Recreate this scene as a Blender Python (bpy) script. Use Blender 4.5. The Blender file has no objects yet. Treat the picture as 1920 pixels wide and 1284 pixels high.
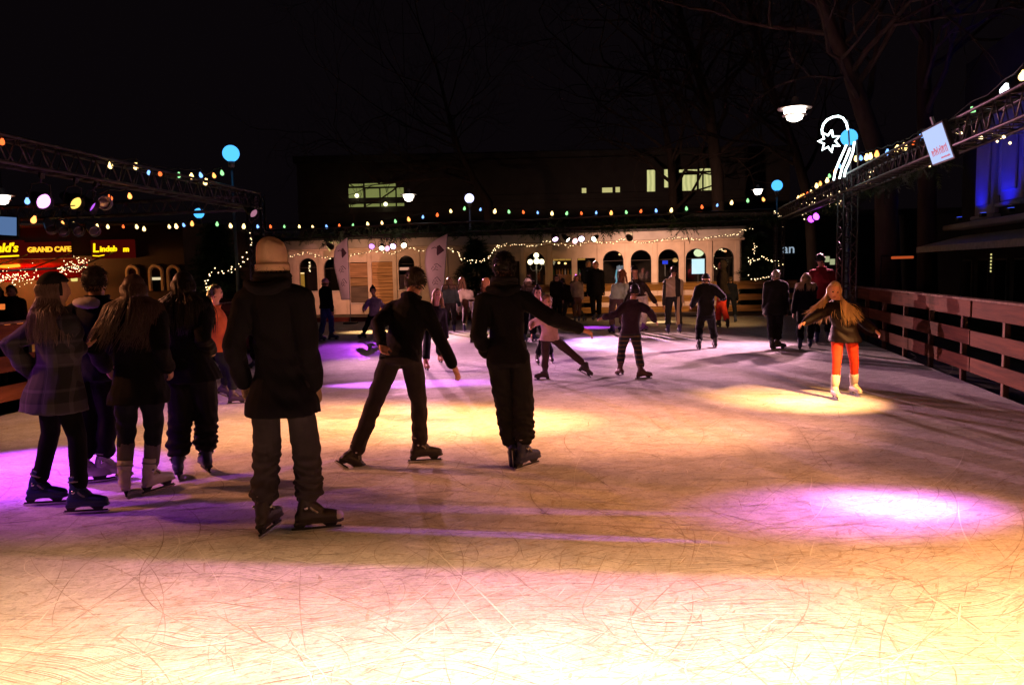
import bpy, bmesh, math, random
import numpy as np
from mathutils import Vector, Matrix, noise
random.seed(7); rng = np.random.default_rng(7)
scene = bpy.context.scene
COL = scene.collection
PI = math.pi

# ---------------------------------------------------------------- camera
FPX = 1464.0; EYE = 1.7
CAM_R = Matrix.Rotation(math.radians(90 - 5.23), 3, 'X') @ Matrix.Rotation(math.radians(-1.25), 3, 'Z')
cam = bpy.data.cameras.new('camera'); cam.sensor_width = 36; cam.lens = FPX / 1920 * 36
cam.clip_start = 0.05; cam.clip_end = 500
camo = bpy.data.objects.new('camera', cam); COL.objects.link(camo)
camo.matrix_world = Matrix.Translation((0, 0, EYE)) @ CAM_R.to_4x4()
scene.camera = camo
# ---------------------------------------------------------------- night sky
w = bpy.data.worlds.new('World'); scene.world = w; w.use_nodes = True
bgn = w.node_tree.nodes['Background']; bgn.inputs[0].default_value = (0.55, 0.35, 0.5, 1); bgn.inputs[1].default_value = 0.0045
scene.view_settings.view_transform = 'Standard'; scene.view_settings.look = 'None'
scene.view_settings.gamma = 1; scene.view_settings.use_curve_mapping = False
scene.view_settings.exposure = 0
scene.cycles.max_bounces = 5; scene.cycles.diffuse_bounces = 2; scene.cycles.glossy_bounces = 3
scene.cycles.transparent_max_bounces = 8; scene.cycles.sample_clamp_indirect = 3
scene.cycles.caustics_reflective = False; scene.cycles.caustics_refractive = False

# picture point -> place in the world
def ray(px, py): return CAM_R @ Vector(((px - 960) / FPX, (642 - py) / FPX, -1))
def G(px, py, z=0.0):
    d = ray(px, py); return Vector((0, 0, EYE)) + d * ((z - EYE) / d.z)
def P(px, py, D):
    d = ray(px, py); return Vector((0, 0, EYE)) + d * (D / d.y)
def onplane(px, py, p0, dr):            # vertical plane through p0 along dr
    n = Vector((dr[1], -dr[0], 0)); o = Vector((0, 0, EYE)); d = ray(px, py)
    return o + d * (n.dot(Vector((p0[0], p0[1], 0)) - o) / n.dot(d))

# ---------------------------------------------------------------- object helpers
def link(name, me, m=None, parent=None, loc=None):
    o = bpy.data.objects.new(name, me); COL.objects.link(o)
    if m is not None and me is not None and len(me.materials) == 0: me.materials.append(m)
    if parent is not None: o.parent = parent
    if loc is not None: o.location = loc
    return o
def tag(o, label=None, cat=None, group=None, kind=None):
    if label: o['label'] = label
    if cat: o['category'] = cat
    if group: o['group'] = group
    if kind: o['kind'] = kind
    return o
def thing(name, label, cat, loc=(0, 0, 0), group=None, rz=0):
    o = bpy.data.objects.new(name, None); COL.objects.link(o); o.location = loc; o.rotation_euler = (0, 0, rz)
    o.empty_display_size = .1
    return tag(o, label, cat, group)
def mesh(bm, smooth=False):
    me = bpy.data.meshes.new('m'); bmesh.ops.recalc_face_normals(bm, faces=bm.faces); bm.to_mesh(me); bm.free()
    if smooth: me.polygons.foreach_set('use_smooth', [True] * len(me.polygons))
    return me
def raw(verts, faces, smooth=False):
    me = bpy.data.meshes.new('m'); me.from_pydata([tuple(v) for v in verts], [], faces); me.update()
    if smooth: me.polygons.foreach_set('use_smooth', [True] * len(me.polygons))
    return me
def obj(name, bm, m, parent=None, smooth=False): return link(name, mesh(bm, smooth), m, parent)
def box(bm, a, b, M=None):
    x0, y0, z0 = a; x1, y1, z1 = b
    vs = [bm.verts.new((M @ Vector(c)) if M else c) for c in
          [(x0, y0, z0), (x1, y0, z0), (x1, y1, z0), (x0, y1, z0), (x0, y0, z1), (x1, y0, z1), (x1, y1, z1), (x0, y1, z1)]]
    for f in [(0, 3, 2, 1), (4, 5, 6, 7), (0, 1, 5, 4), (1, 2, 6, 5), (2, 3, 7, 6), (3, 0, 4, 7)]: bm.faces.new([vs[i] for i in f])
def bevbox(bm, a, b, bev=.006, M=None):
    t = bmesh.new(); box(t, a, b)
    bmesh.ops.bevel(t, geom=list(t.edges), offset=bev, segments=1, affect='EDGES')
    if M: t.transform(M)
    me = bpy.data.meshes.new('t'); t.to_mesh(me); t.free(); bm.from_mesh(me); bpy.data.meshes.remove(me)
def loft(bm, rings, caps=True):
    R = [[bm.verts.new(p) for p in r] for r in rings]; n = len(R[0])
    for a, b in zip(R, R[1:]):
        for i in range(n):
            bm.faces.new([a[i], a[(i + 1) % n], b[(i + 1) % n], b[i]])
    if caps:
        bm.faces.new(R[0][::-1]); bm.faces.new(R[-1])
def tube(bm, pts, rad, n=8, rounded=False, up=None, flat=1.0):
    pts = [Vector(p) for p in pts]
    if not hasattr(rad, '__len__'): rad = [rad] * len(pts)
    rad = list(rad)
    if rounded:
        d0 = (pts[0] - pts[1]).normalized(); d1 = (pts[-1] - pts[-2]).normalized(); r0, r1 = rad[0], rad[-1]
        pts = [pts[0] + d0 * r0 * .95, pts[0] + d0 * r0 * .6] + pts + [pts[-1] + d1 * r1 * .6, pts[-1] + d1 * r1 * .95]
        rad = [r0 * .3, r0 * .8] + rad + [r1 * .8, r1 * .3]
    rings = []; ref = Vector(up) if up is not None else None
    for i, p in enumerate(pts):
        t = (pts[min(i + 1, len(pts) - 1)] - pts[max(i - 1, 0)])
        if t.length < 1e-9: t = Vector((0, 0, 1))
        t.normalize()
        if ref is None: ref = Vector((0, 0, 1)) if abs(t.z) < .9 else Vector((1, 0, 0))
        a = ref - t * ref.dot(t)
        if a.length < 1e-4: a = t.orthogonal()
        a.normalize(); b = t.cross(a); ref = a if up is None else ref
        rings.append([p + (a * math.cos(2 * PI * k / n) * flat + b * math.sin(2 * PI * k / n)) * rad[i] for k in range(n)])
    loft(bm, rings)
def lathe(bm, prof, n=16, M=None):       # prof: (radius, z)
    rings = [[(M @ Vector((r * math.cos(2 * PI * k / n), r * math.sin(2 * PI * k / n), z))) if M else Vector((r * math.cos(2 * PI * k / n), r * math.sin(2 * PI * k / n), z))
              for k in range(n)] for r, z in prof]
    loft(bm, rings)
def sphere(bm, c, r, M=None, u=12, v=8):
    t = bmesh.ops.create_uvsphere(bm, u_segments=u, v_segments=v, radius=1)['verts']
    s = Vector(r) if hasattr(r, '__len__') else Vector((r, r, r))
    for x in t:
        q = Vector((x.co.x * s.x, x.co.y * s.y, x.co.z * s.z)); q = (M @ q) if M else q
        x.co = q + Vector(c)
def frame(y, z=(0, 0, 1)):               # matrix with +Y along y, +Z near z
    y = Vector(y).normalized(); x = y.cross(Vector(z)); x = x.normalized() if x.length > 1e-5 else y.orthogonal().normalized()
    z = x.cross(y); return Matrix((x, y, z)).transposed()
def text_mesh(s, size, depth=.01, shear=0.0, align='CENTER', bold=0.0):
    c = bpy.data.curves.new('t', 'FONT'); c.body = s; c.size = size; c.extrude = depth; c.shear = shear
    c.align_x = align; c.align_y = 'CENTER'; c.offset = bold; c.resolution_u = 3
    o = bpy.data.objects.new('t', c); COL.objects.link(o); dg = bpy.context.evaluated_depsgraph_get(); dg.update()
    me = bpy.data.meshes.new_from_object(o.evaluated_get(dg)); bpy.data.objects.remove(o); bpy.data.curves.remove(c)
    return me

# ---------------------------------------------------------------- materials
def nodes(name):
    m = bpy.data.materials.new(name); m.use_nodes = True; nt = m.node_tree
    return m, nt, nt.nodes['Principled BSDF'], nt.nodes['Material Output']
def mat(name, col, rough=.7, metal=0.0, var=.25, scale=9, bump=.15, bscale=60, stretch=(1, 1, 1), spec=.3):
    m, nt, b, out = nodes(name); N, L = nt.nodes, nt.links
    tc = N.new('ShaderNodeTexCoord'); mp = N.new('ShaderNodeMapping'); mp.inputs['Scale'].default_value = stretch
    L.new(tc.outputs['Object'], mp.inputs[0])
    nz = N.new('ShaderNodeTexNoise'); nz.inputs['Scale'].default_value = scale; nz.inputs['Detail'].default_value = 5
    L.new(mp.outputs[0], nz.inputs[0])
    r = N.new('ShaderNodeMapRange'); r.inputs[1].default_value = .25; r.inputs[2].default_value = .75
    r.inputs[3].default_value = 1 - var; r.inputs[4].default_value = 1 + var; L.new(nz.outputs[0], r.inputs[0])
    mx = N.new('ShaderNodeVectorMath'); mx.operation = 'SCALE'; mx.inputs[0].default_value = col
    L.new(r.outputs[0], mx.inputs['Scale']); L.new(mx.outputs[0], b.inputs['Base Color'])
    b.inputs['Roughness'].default_value = rough; b.inputs['Metallic'].default_value = metal
    b.inputs['Specular IOR Level'].default_value = spec
    if bump:
        n2 = N.new('ShaderNodeTexNoise'); n2.inputs['Scale'].default_value = bscale; n2.inputs['Detail'].default_value = 3
        L.new(mp.outputs[0], n2.inputs[0]); bp = N.new('ShaderNodeBump'); bp.inputs['Strength'].default_value = bump; bp.inputs['Distance'].default_value = .01
        L.new(n2.outputs[0], bp.inputs['Height']); L.new(bp.outputs[0], b.inputs['Normal'])
    return m
def emit(name, col, s, sample=False):
    m, nt, b, out = nodes(name); e = nt.nodes.new('ShaderNodeEmission'); e.inputs[0].default_value = (*col, 1); e.inputs[1].default_value = s
    nt.links.new(e.outputs[0], out.inputs[0]); nt.nodes.remove(b)
    m.cycles.emission_sampling = 'AUTO' if sample else 'NONE'
    return m
def banded_emit(name, c1, c2, s, scale, axis='X'):   # a lit window with pleated curtains behind it
    m = emit(name, c1, s); nt = m.node_tree; N, L = nt.nodes, nt.links
    e = [n for n in N if n.type == 'EMISSION'][0]
    tc = N.new('ShaderNodeTexCoord'); wv = N.new('ShaderNodeTexWave'); wv.bands_direction = axis; wv.inputs['Scale'].default_value = scale
    wv.inputs['Distortion'].default_value = 3; wv.inputs['Detail'].default_value = 3
    mx = N.new('ShaderNodeMix'); mx.data_type = 'RGBA'; mx.inputs[6].default_value = (*c1, 1); mx.inputs[7].default_value = (*c2, 1)
    L.new(tc.outputs['Object'], wv.inputs[0]); L.new(wv.outputs[1], mx.inputs[0]); L.new(mx.outputs[2], e.inputs[0])
    return m
def glass(name, tint=(.8, .85, .85), refl=.06):
    m, nt, b, out = nodes(name); N, L = nt.nodes, nt.links; N.remove(b)
    t = N.new('ShaderNodeBsdfTransparent'); t.inputs[0].default_value = (*tint, 1); g = N.new('ShaderNodeBsdfGlossy'); g.inputs['Roughness'].default_value = .03
    x = N.new('ShaderNodeMixShader'); x.inputs[0].default_value = refl
    L.new(t.outputs[0], x.inputs[1]); L.new(g.outputs[0], x.inputs[2]); L.new(x.outputs[0], out.inputs[0]); return m

def ice_material():
    m, nt, b, out = nodes('ice'); N, L = nt.nodes, nt.links
    tc = N.new('ShaderNodeTexCoord'); O = tc.outputs['Object']
    def noi(scale, det=5, rough=.6, dist=0):
        n = N.new('ShaderNodeTexNoise'); n.inputs['Scale'].default_value = scale; n.inputs['Detail'].default_value = det
        n.inputs['Roughness'].default_value = rough; n.inputs['Distortion'].default_value = dist; L.new(O, n.inputs[0]); return n.outputs[0]
    def rng_(x, a, b_, c, d):
        r = N.new('ShaderNodeMapRange'); r.inputs[1].default_value = a; r.inputs[2].default_value = b_; r.inputs[3].default_value = c; r.inputs[4].default_value = d
        L.new(x, r.inputs[0]); return r.outputs[0]
    def mul(a, b_):
        n = N.new('ShaderNodeMath'); n.operation = 'MULTIPLY'; L.new(a, n.inputs[0])
        if isinstance(b_, float): n.inputs[1].default_value = b_
        else: L.new(b_, n.inputs[1])
        return n.outputs[0]
    def add(a, b_):
        n = N.new('ShaderNodeMath'); n.operation = 'ADD'; L.new(a, n.inputs[0]); L.new(b_, n.inputs[1]); return n.outputs[0]
    # fine long scratches: strongly stretched noise in several directions
    def streak(ang, sx, sy, lo, hi):
        mp = N.new('ShaderNodeMapping'); mp.inputs['Rotation'].default_value = (0, 0, ang); mp.inputs['Scale'].default_value = (sx, sy, 1)
        wn = N.new('ShaderNodeTexNoise'); wn.inputs['Scale'].default_value = .7; wn.inputs['Detail'].default_value = 1; L.new(O, wn.inputs[0])
        vm = N.new('ShaderNodeVectorMath'); vm.operation = 'MULTIPLY_ADD'; vm.inputs[1].default_value = (1.1, 1.1, 0); L.new(wn.outputs[1], vm.inputs[0]); L.new(O, vm.inputs[2])
        L.new(vm.outputs[0], mp.inputs[0])
        n = N.new('ShaderNodeTexNoise'); n.inputs['Scale'].default_value = 1; n.inputs['Detail'].default_value = 2; L.new(mp.outputs[0], n.inputs[0])
        return rng_(n.outputs[0], lo, hi, 0, 1)
    patch = rng_(noi(.55, 4), .35, .68, .80, 1.05)
    grain = rng_(noi(55, 4, .7), .3, .7, .86, 1.08)
    blot = rng_(noi(4.5, 6, .7, .6), .42, .62, .84, 1.05)
    st = None
    for a, sx, sy in [(0.3, 1.0, 60), (1.25, .9, 75), (2.2, 1.1, 55), (2.75, .8, 80)]:
        s = streak(a, sx, sy, .60, .70); st = s if st is None else add(st, s)
    dark = N.new('ShaderNodeMath'); dark.operation = 'MULTIPLY_ADD'; dark.use_clamp = True; L.new(st, dark.inputs[0]); dark.inputs[1].default_value = -.11; dark.inputs[2].default_value = 1
    pit = rng_(noi(24, 3, .55, .4), .56, .66, 1.0, .74); pit2 = rng_(noi(75, 2, .5), .58, .68, 1.0, .80)
    v = mul(mul(mul(mul(mul(patch, grain), blot), dark.outputs[0]), pit), pit2)
    sc = N.new('ShaderNodeVectorMath'); sc.operation = 'SCALE'; sc.inputs[0].default_value = (.72, .72, .74); L.new(v, sc.inputs['Scale'])
    L.new(sc.outputs[0], b.inputs['Base Color'])
    L.new(rng_(noi(1.7, 5), .3, .7, .36, .6), b.inputs['Roughness'])
    b.inputs['Specular IOR Level'].default_value = .14; b.inputs['IOR'].default_value = 1.31
    h = add(mul(noi(38, 5, .7), .35), mul(st, -.5)); h = add(h, mul(noi(6, 3), .6))
    bp = N.new('ShaderNodeBump'); bp.inputs['Strength'].default_value = .55; bp.inputs['Distance'].default_value = .012
    L.new(h, bp.inputs['Height']); L.new(bp.outputs[0], b.inputs['Normal'])
    return m
def wood(name, col, rough=.8, axis=0):
    st = [5, 5, 5]; st[axis] = .35
    return mat(name, col, rough, var=.5, scale=3.2, bump=.45, bscale=14, stretch=st, spec=.06)
M_ICE = ice_material()
M_ALU = mat('truss_aluminium', (.10, .09, .09), .45, .8, var=.15, bump=.05)
M_STEEL = mat('steel', (.2, .2, .21), .4, .8, bump=.05)
M_CHROME = mat('polished_can', (.85, .83, .8), .28, 1.0, var=.1, bump=.03)
M_BLACK = mat('black_paint', (.012, .012, .013), .5, bump=.05)
M_CABLE = mat('cable_rubber', (.012, .012, .012), .6, bump=0)
M_FENCE = wood('stained_fence_wood', (.092, .030, .014))
M_PINE = wood('pale_pine_wood', (.44, .24, .10))
M_POST = wood('post_wood', (.17, .10, .07), axis=2)
M_WALL = mat('cream_painted_boards', (.50, .36, .26), .6, var=.14, scale=3, bump=.12, bscale=30)
M_ASPH = mat('wet_paving', (.045, .043, .043), .55, var=.4, scale=2, bump=.3, bscale=40)

# ================================================================= GROUND AND ICE
def rightx(D): return 5.99 + .218 * (D - 9.04)
def leftx(D): return -6.6 + .098 * (D - 9.3)
bm = bmesh.new(); vs = [bm.verts.new(c) for c in [(-120, -60, -.13), (120, -60, -.13), (120, 160, -.13), (-120, 160, -.13)]]; bm.faces.new(vs)
tag(obj('ground', bm, M_ASPH), kind='structure')
bm = bmesh.new()
outline = [(leftx(-4), -4), (rightx(-4), -4), (rightx(26.3), 26.3), (-10.2, 28.9), (-10.4, 18.9), (leftx(18), 18.1)]
top = [bm.verts.new((x, y, 0)) for x, y in outline]; bot = [bm.verts.new((x, y, -.13)) for x, y in outline]
bm.faces.new(top)
for i in range(len(top)):
    j = (i + 1) % len(top); bm.faces.new([top[i], bot[i], bot[j], top[j]])
bmesh.ops.triangulate(bm, faces=[f for f in bm.faces if len(f.verts) > 4])
tag(obj('ice_rink', bm, M_ICE), kind='structure')
# skate cuts: shallow dark grooves and the pale snow ridges beside them, thousands of short arcs
def cuts(name, n, mcol, wmin, wmax, z, seed, dens, short=False):
    r = np.random.default_rng(seed); V = []; F = []
    for k in range(n):
        D = 2.6 + (r.random() ** dens) * 14
        half = D * .68
        x = (r.random() * 2 - 1) * half
        if x > rightx(D) - .4 or x < leftx(D) + .4: continue
        typ = r.random(); ang = r.random() * 2 * PI if r.random() < .5 else r.normal(.35, .5)
        ln = r.choice([r.uniform(.08, .3), r.uniform(.3, 1.0), r.uniform(.9, 2.6)], p=[.5, .35, .15])
        if short: ln = r.uniform(.03, .16); ang = r.normal(.45, .45) if r.random() < .75 else ang
        curv = r.normal(0, .35) if typ < .8 else r.normal(0, 1.5)
        ww = r.uniform(wmin, wmax) * (1 + D * .03); m = max(4, int(ln * 10)); zz = z + .0006 * k / n; px, py, a = x, D, ang; b = len(V)
        wob = r.normal(0, .12)
        for i in range(m + 1):
            t = i / m; wd = ww * (math.sin(PI * min(max(t, .04), .96)) ** .6) * (.7 + .5 * math.sin(t * 9 + wob * 20) ** 2) * .5
            V += [(px - math.sin(a) * wd, py + math.cos(a) * wd, zz), (px + math.sin(a) * wd, py - math.cos(a) * wd, zz)]
            s = ln / m; a += (curv + wob * math.sin(t * 5)) * s; px += math.cos(a) * s; py += math.sin(a) * s
        F += [(b + 2 * i, b + 2 * i + 1, b + 2 * i + 3, b + 2 * i + 2) for i in range(m)]
    return tag(link(name, raw(V, F), mcol), kind='stuff')
cuts('skate_grooves', 2600, mat('scored_ice', (.37, .335, .31), .6, var=.45, scale=9, bump=.3), .0022, .0065, .0016, 3, 1.2)
cuts('skate_scuffs', 3600, mat('scuffed_ice', (.47, .43, .40), .7, var=.3, scale=20, bump=.5), .005, .018, .0008, 9, 1.6, True)
cuts('snow_ridges', 700, mat('scraped_snow', (.72, .72, .72), .8, var=.15, scale=40, bump=.6), .003, .010, .0024, 5, 1.3)
# ================================================================= FENCES
RAILS = [(.17, .375), (.54, .75), (.925, 1.15)]
def fence(p0, p1, label, m, joints=3.0, first=None, postgap=1.5, z0=0.0, postoff=.75, side=1, name='rink_fence', mpost=None, cap=True):
    p0 = Vector((*p0, 0)); p1 = Vector((*p1, 0)); d = p1 - p0; Ln = d.length
    t = thing(name, label, 'fence', p0 + Vector((0, 0, z0)), 'wooden fences round the rink', math.atan2(d.y, d.x))
    cuts_ = [0.0]; x = joints if first is None else first
    while x < Ln - .3: cuts_.append(x); x += joints
    cuts_.append(Ln)
    for a, b in zip(cuts_, cuts_[1:]):
        for (za, zb) in RAILS:
            bm = bmesh.new(); j = random.uniform(-.006, .006); e = .012
            bevbox(bm, (a + e, -.02 * side - .014, za + j), (b - e, -.02 * side + .014, zb + j), .004)
            # nail heads and a slightly warped lower edge
            o = obj('board', bm, m, t); o.rotation_euler = (random.uniform(-.012, .012), 0, 0)
        if cap:
            bm = bmesh.new(); bevbox(bm, (a + .004, -.075, 1.158), (b - .004, .075, 1.19), .005); obj('cap_rail', bm, m if m is M_PINE else M_POST, t)
    x = postoff; pm = None
    while x < Ln:
        if pm is None:
            bm = bmesh.new(); bevbox(bm, (-.04, -.035, -.12), (.04, .035, 1.155), .006); pm = mesh(bm); pm.materials.append(mpost or M_POST)
        link('post', pm, None, t, (x, .036 * side, 0)); x += postgap
    return t
s0 = (10.72 - 2.2) / .977
fence((rightx(2.2), 2.2), (rightx(26.2), 26.2), 'long brown wooden rink fence along the right with three rails', M_FENCE, 3.0, s0 - 6, 1.5, postoff=(9.7 - 2.2) / .977 - 6.0, side=-1)
fence((-1.2, 27.55), (rightx(26.2) - .1, 26.32), 'pale pine rink fence in front of the arched pavilion', M_PINE, 2.7, None, 2.7, postoff=2.35, side=1, mpost=mat('white_post', (.6, .55, .5), .5))
fence((leftx(2.5), 2.5), (leftx(17.7), 17.7), 'dark wooden rink fence behind the standing group on the left', M_FENCE, 3.0, side=1)
fence((-9.9, 18.95), (-6.0, 18.25), 'short dark rink fence beside the left truss tower', M_FENCE, 2.0, side=-1)
bm = bmesh.new(); d = Vector((-1.4, 27.72, 0)) - Vector((-10.1, 28.75, 0))
Mk = Matrix.Translation((-10.1, 28.75, 0)) @ Matrix.Rotation(math.atan2(d.y, d.x), 4, 'Z')
bevbox(bm, (0, -.03, 0.0), (d.length, .03, .16), .005, Mk)
tag(obj('kick_board', bm, wood('red_board', (.2, .05, .03))), 'low red board edging the ice in front of the shuttered stalls', 'edging board')
# raised walkway between ice and pavilion
bm = bmesh.new()
for a, b, c in [((-10.5, 28.85, 0), (9.9, 26.5, 0), 0)]:
    A = Vector(a); B = Vector(b); M_ = Matrix.Translation(A) @ Matrix.Rotation(math.atan2(B.y - A.y, B.x - A.x), 4, 'Z'); box(bm, (0, .05, -.12), ((B - A).length, 6.2, .02), M_)
tag(obj('walkway', bm, wood('walkway_planks', (.1, .07, .055))), kind='structure')

# ================================================================= TRUSSES
_brace = {}
def truss_part(t, M, L, wd, seed=0, cr=.024, br=.010, m=None, faces=4):
    m = m or M_ALU
    h = wd / 2; corners = [(-h, -h), (h, -h), (h, h), (-h, h)]
    for cx, cz in corners:
        bm = bmesh.new(); tube(bm, [(0, cx, cz), (L, cx, cz)], cr, 8); o = obj('chord', bm, m, t, True); o.matrix_local = M
    nb = max(2, round(L / (wd * 1.15))); st = L / nb; bl = math.hypot(st / 2, wd)
    key = (round(bl, 4), br)
    if key not in _brace:
        bm = bmesh.new(); tube(bm, [(0, 0, 0), (0, 0, bl)], br, 6); _brace[key] = mesh(bm, True); _brace[key].materials.append(m)
    for f in range(faces):
        a = corners[f]; b = corners[(f + 1) % 4]
        for k in range(nb):
            for s in (0, 1):
                p = Vector((k * st + s * st / 2, *(a if s == 0 else b))); q = Vector((k * st + (s + 1) * st / 2, *(b if s == 0 else a)))
                o = link('brace', _brace[key], None, t)
                o.matrix_local = M @ Matrix.Translation(p) @ (q - p).to_track_quat('Z', 'Y').to_matrix().to_4x4()
def truss(p0, p1, wd, label, faces=4, group=None):
    p0 = Vector(p0); p1 = Vector(p1); t = thing('box_truss', label, 'truss', p0, group or 'aluminium trusses over the rink')
    d = (p1 - p0); x = d.normalized(); y = Vector((0, 0, 1)).cross(x).normalized() if abs(x.z) < .9 else Vector((0, 1, 0)); z = x.cross(y)
    truss_part(t, Matrix((x, y, z)).transposed().to_4x4(), d.length, wd, faces=faces); return t
TW = .34
BR = (9.05, 26.5); BL = (-9.6, 28.9); LT = (-5.77, 18.0)
ztop = 3.56; zc = ztop - TW / 2
truss((leftx(-1) - .1, -1, zc), (LT[0], LT[1] - .2, zc), TW, 'box truss along the left side carrying the nearest stage lights', faces=4)
truss((LT[0] - .2, LT[1] + .1, zc - .02), (-13.5, 19.2, zc - .06), .3, 'box truss running off to the left above the cafe signs')
truss((BL[0], BL[1], 3.36 - TW / 2), (BR[0] - .2, BR[1], zc), TW, 'box truss across the back hung with dark fir greenery', faces=2)
truss((rightx(-1), -1, zc), (BR[0] + .1, BR[1] - .2, zc), TW, 'box truss along the right fence under the coloured bulbs')
truss((leftx(-1.2) + .2, -1.3, zc), (rightx(-1.3) - .2, -1.3, zc), TW, 'box truss over the near end of the rink', faces=2)
def tower(x, y, h, label, wd=.3): return truss((x, y, -.1), (x, y, h), wd, label, group='truss towers')
tower(7.25, 16.9, 3.2, 'truss tower rising behind the right fence')
tower(LT[0], LT[1], 3.55, 'truss tower at the left corner above the beanie')
tower(BR[0] + .15, BR[1] + .35, 3.2, 'truss tower at the far right corner by the blue globe lamp', .26)
tower(BL[0], BL[1] + .2, 3.2, 'truss tower at the far left end of the back truss', .26)

# ================================================================= BULB STRINGS
def bulb_mesh(m):
    bm = bmesh.new(); lathe(bm, [(.012, .055), (.02, .05), (.024, .03), (.04, 0), (.05, -.03), (.046, -.06), (.03, -.082), (.008, -.092)], 10)
    me = mesh(bm, True); me.materials.append(m); return me
BC = {'y': emit('warm_bulb', (1, .66, .24), 4), 'g': emit('green_bulb', (.30, .85, .30), 1.8), 'r': emit('red_bulb', (1, .14, .03), 2.2),
      'b': emit('blue_bulb', (.20, .42, 1), 2.2), 'o': emit('orange_bulb', (1, .34, .08), 3), 'w': emit('white_bulb', (.9, .95, 1), 8)}
BM = {k: bulb_mesh(v) for k, v in BC.items()}
bm = bmesh.new(); lathe(bm, [(.02, .05), (.022, .055), (.022, .10), (.014, .11), (.004, .112)], 8); SOCK = mesh(bm, True); SOCK.materials.append(M_CABLE)
def festoon(label, pts, cols, plane=None, D=None, scale=1.0):
    P3 = [onplane(x, y, *plane) if plane else P(x, y, D) for x, y in pts]
    t = thing('festoon_lights', label, 'string lights', P3[0], 'strings of coloured bulbs')
    off = P3[0]; bm = bmesh.new(); cp = []
    for a, b in zip(P3, P3[1:]):
        cp += [a - off + Vector((0, 0, .11)), (a + b) / 2 - off + Vector((0, 0, .11 - (a - b).length * .05))]
    cp.append(P3[-1] - off + Vector((0, 0, .11))); tube(bm, cp, .008, 5); obj('cable', bm, M_CABLE, t)
    for p, c in zip(P3, cols):
        b = link('bulb', BM[c], None, t, p - off); sc = scale * random.uniform(.85, 1.15) * (1 if c in 'ywo' else .85); b.scale = (sc,) * 3
        b.rotation_euler = (random.uniform(-.3, .3), random.uniform(-.3, .3), 0)
        k = link('socket', SOCK, None, b)
    return t
BKD = (BR[0] - BL[0], BR[1] - BL[1])
bx = [(457, 423), (507, 424), (533, 424), (561, 424), (586, 425), (612, 424), (636, 422), (662, 421), (689, 419), (716, 417), (741, 414), (766, 410), (793, 406), (820, 402), (845, 395), (871, 390), (901, 392), (928, 395),
      (954, 396), (981, 397), (1008, 398), (1035, 399), (1063, 399), (1090, 399), (1118, 398), (1146, 398), (1174, 397), (1202, 395), (1230, 394), (1259, 393), (1287, 390), (1316, 387), (1345, 384), (1372, 379), (1402, 375), (1431, 373)]
festoon('coloured bulb string sagging along the top of the back truss', bx, 'yrgyybrgyygobrygbygrbygrbogrbygrbygo', (BL, BKD), scale=1.0)
RT0 = (rightx(9), 9.0); RTD = (.213, .977)
rx = [(1497, 370), (1502, 368), (1507, 366), (1514, 362), (1521, 359), (1531, 347), (1538, 343), (1551, 337), (1555, 329), (1566, 320), (1575, 311), (1592, 300), (1605, 296), (1614, 295), (1625, 293), (1632, 291), (1644, 287), (1664, 284), (1682, 277), (1696, 273), (1712, 265), (1726, 256), (1823, 205), (1885, 165), (1918, 139)]
festoon('coloured bulb string along the top of the right truss', rx, 'yooryyoygobyybyyobyyrbgwy', (RT0, RTD), scale=.95)
LT0 = (leftx(10), 10.0); LTD = (.098, 1)
festoon('coloured bulb string above the left truss by the blue globe', [(4, 264), (206, 308), (255, 310), (279, 322), (300, 324), (335, 327), (359, 329), (376, 327), (386, 339), (401, 328), (416, 323)], 'ryybrgybyog', (LT0, LTD), scale=.85)
festoon('sparse coloured bulb string behind the left stage lights', [(51, 375), (64, 410), (206, 369), (243, 366)], 'boro', (LT0, LTD), scale=.8)
festoon('coloured bulb string above the lit cafe signs', [(89, 413), (101, 424), (117, 417), (137, 419), (182, 423), (202, 424), (231, 424), (256, 424), (270, 428), (317, 424), (330, 423), (344, 421), (360, 418), (407, 419), (432, 422), (457, 423), (483, 424)], 'gyoyyyryyyybogyyb', None, 19.0, .8)
# tiny warm fairy lights wound round trusses, trees and the pavilion eaves
M_FAIRY = emit('fairy_light', (1, .70, .36), 4)
def fairy(label, pts3, n, spread, size=.022, seed=1, name='fairy_lights', group='warm fairy lights', follow=None):
    r = np.random.default_rng(seed); pts3 = [Vector(p) for p in pts3]; off = pts3[0]
    t = thing(name, label, 'fairy lights', off, group); bm = bmesh.new(); tube(bm, [p - off for p in pts3], .006, 4); obj('wire', bm, M_CABLE, t)
    seg = [(b - a).length for a, b in zip(pts3, pts3[1:])]; tot = sum(seg); bm = bmesh.new()
    for k in range(n):
        s = (k + r.random() * .7) / n * tot; i = 0
        while i < len(seg) - 1 and s > seg[i]: s -= seg[i]; i += 1
        p = pts3[i].lerp(pts3[i + 1], min(1, s / max(seg[i], 1e-6))) - off + Vector(r.normal(0, spread, 3))
        q = bmesh.ops.create_icosphere(bm, subdivisions=1, radius=size * r.uniform(.7, 1.25), matrix=Matrix.Translation(p))
    tag(obj('tiny_bulbs', bm, M_FAIRY, t), kind='stuff'); return t
R = lambda px, py, dz=0: onplane(px, py, RT0, RTD)
fairy('clump of fairy lights hanging off the right truss above the purple spots', [R(1452, 395), R(1462, 405), R(1468, 410), R(1472, 428)], 16, .05, .024, 2)
fairy('fairy lights wound round the purple spots on the right truss', [R(1508, 380), R(1520, 375), R(1528, 384), R(1512, 396), R(1505, 404), R(1510, 412)], 26, .06, .022, 3)
fairy('fairy lights dangling beside the top of the truss tower', [R(1548, 360), R(1560, 372), R(1556, 384), R(1566, 376), R(1576, 362), R(1588, 360), R(1575, 384)], 34, .05, .020, 4)
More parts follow.
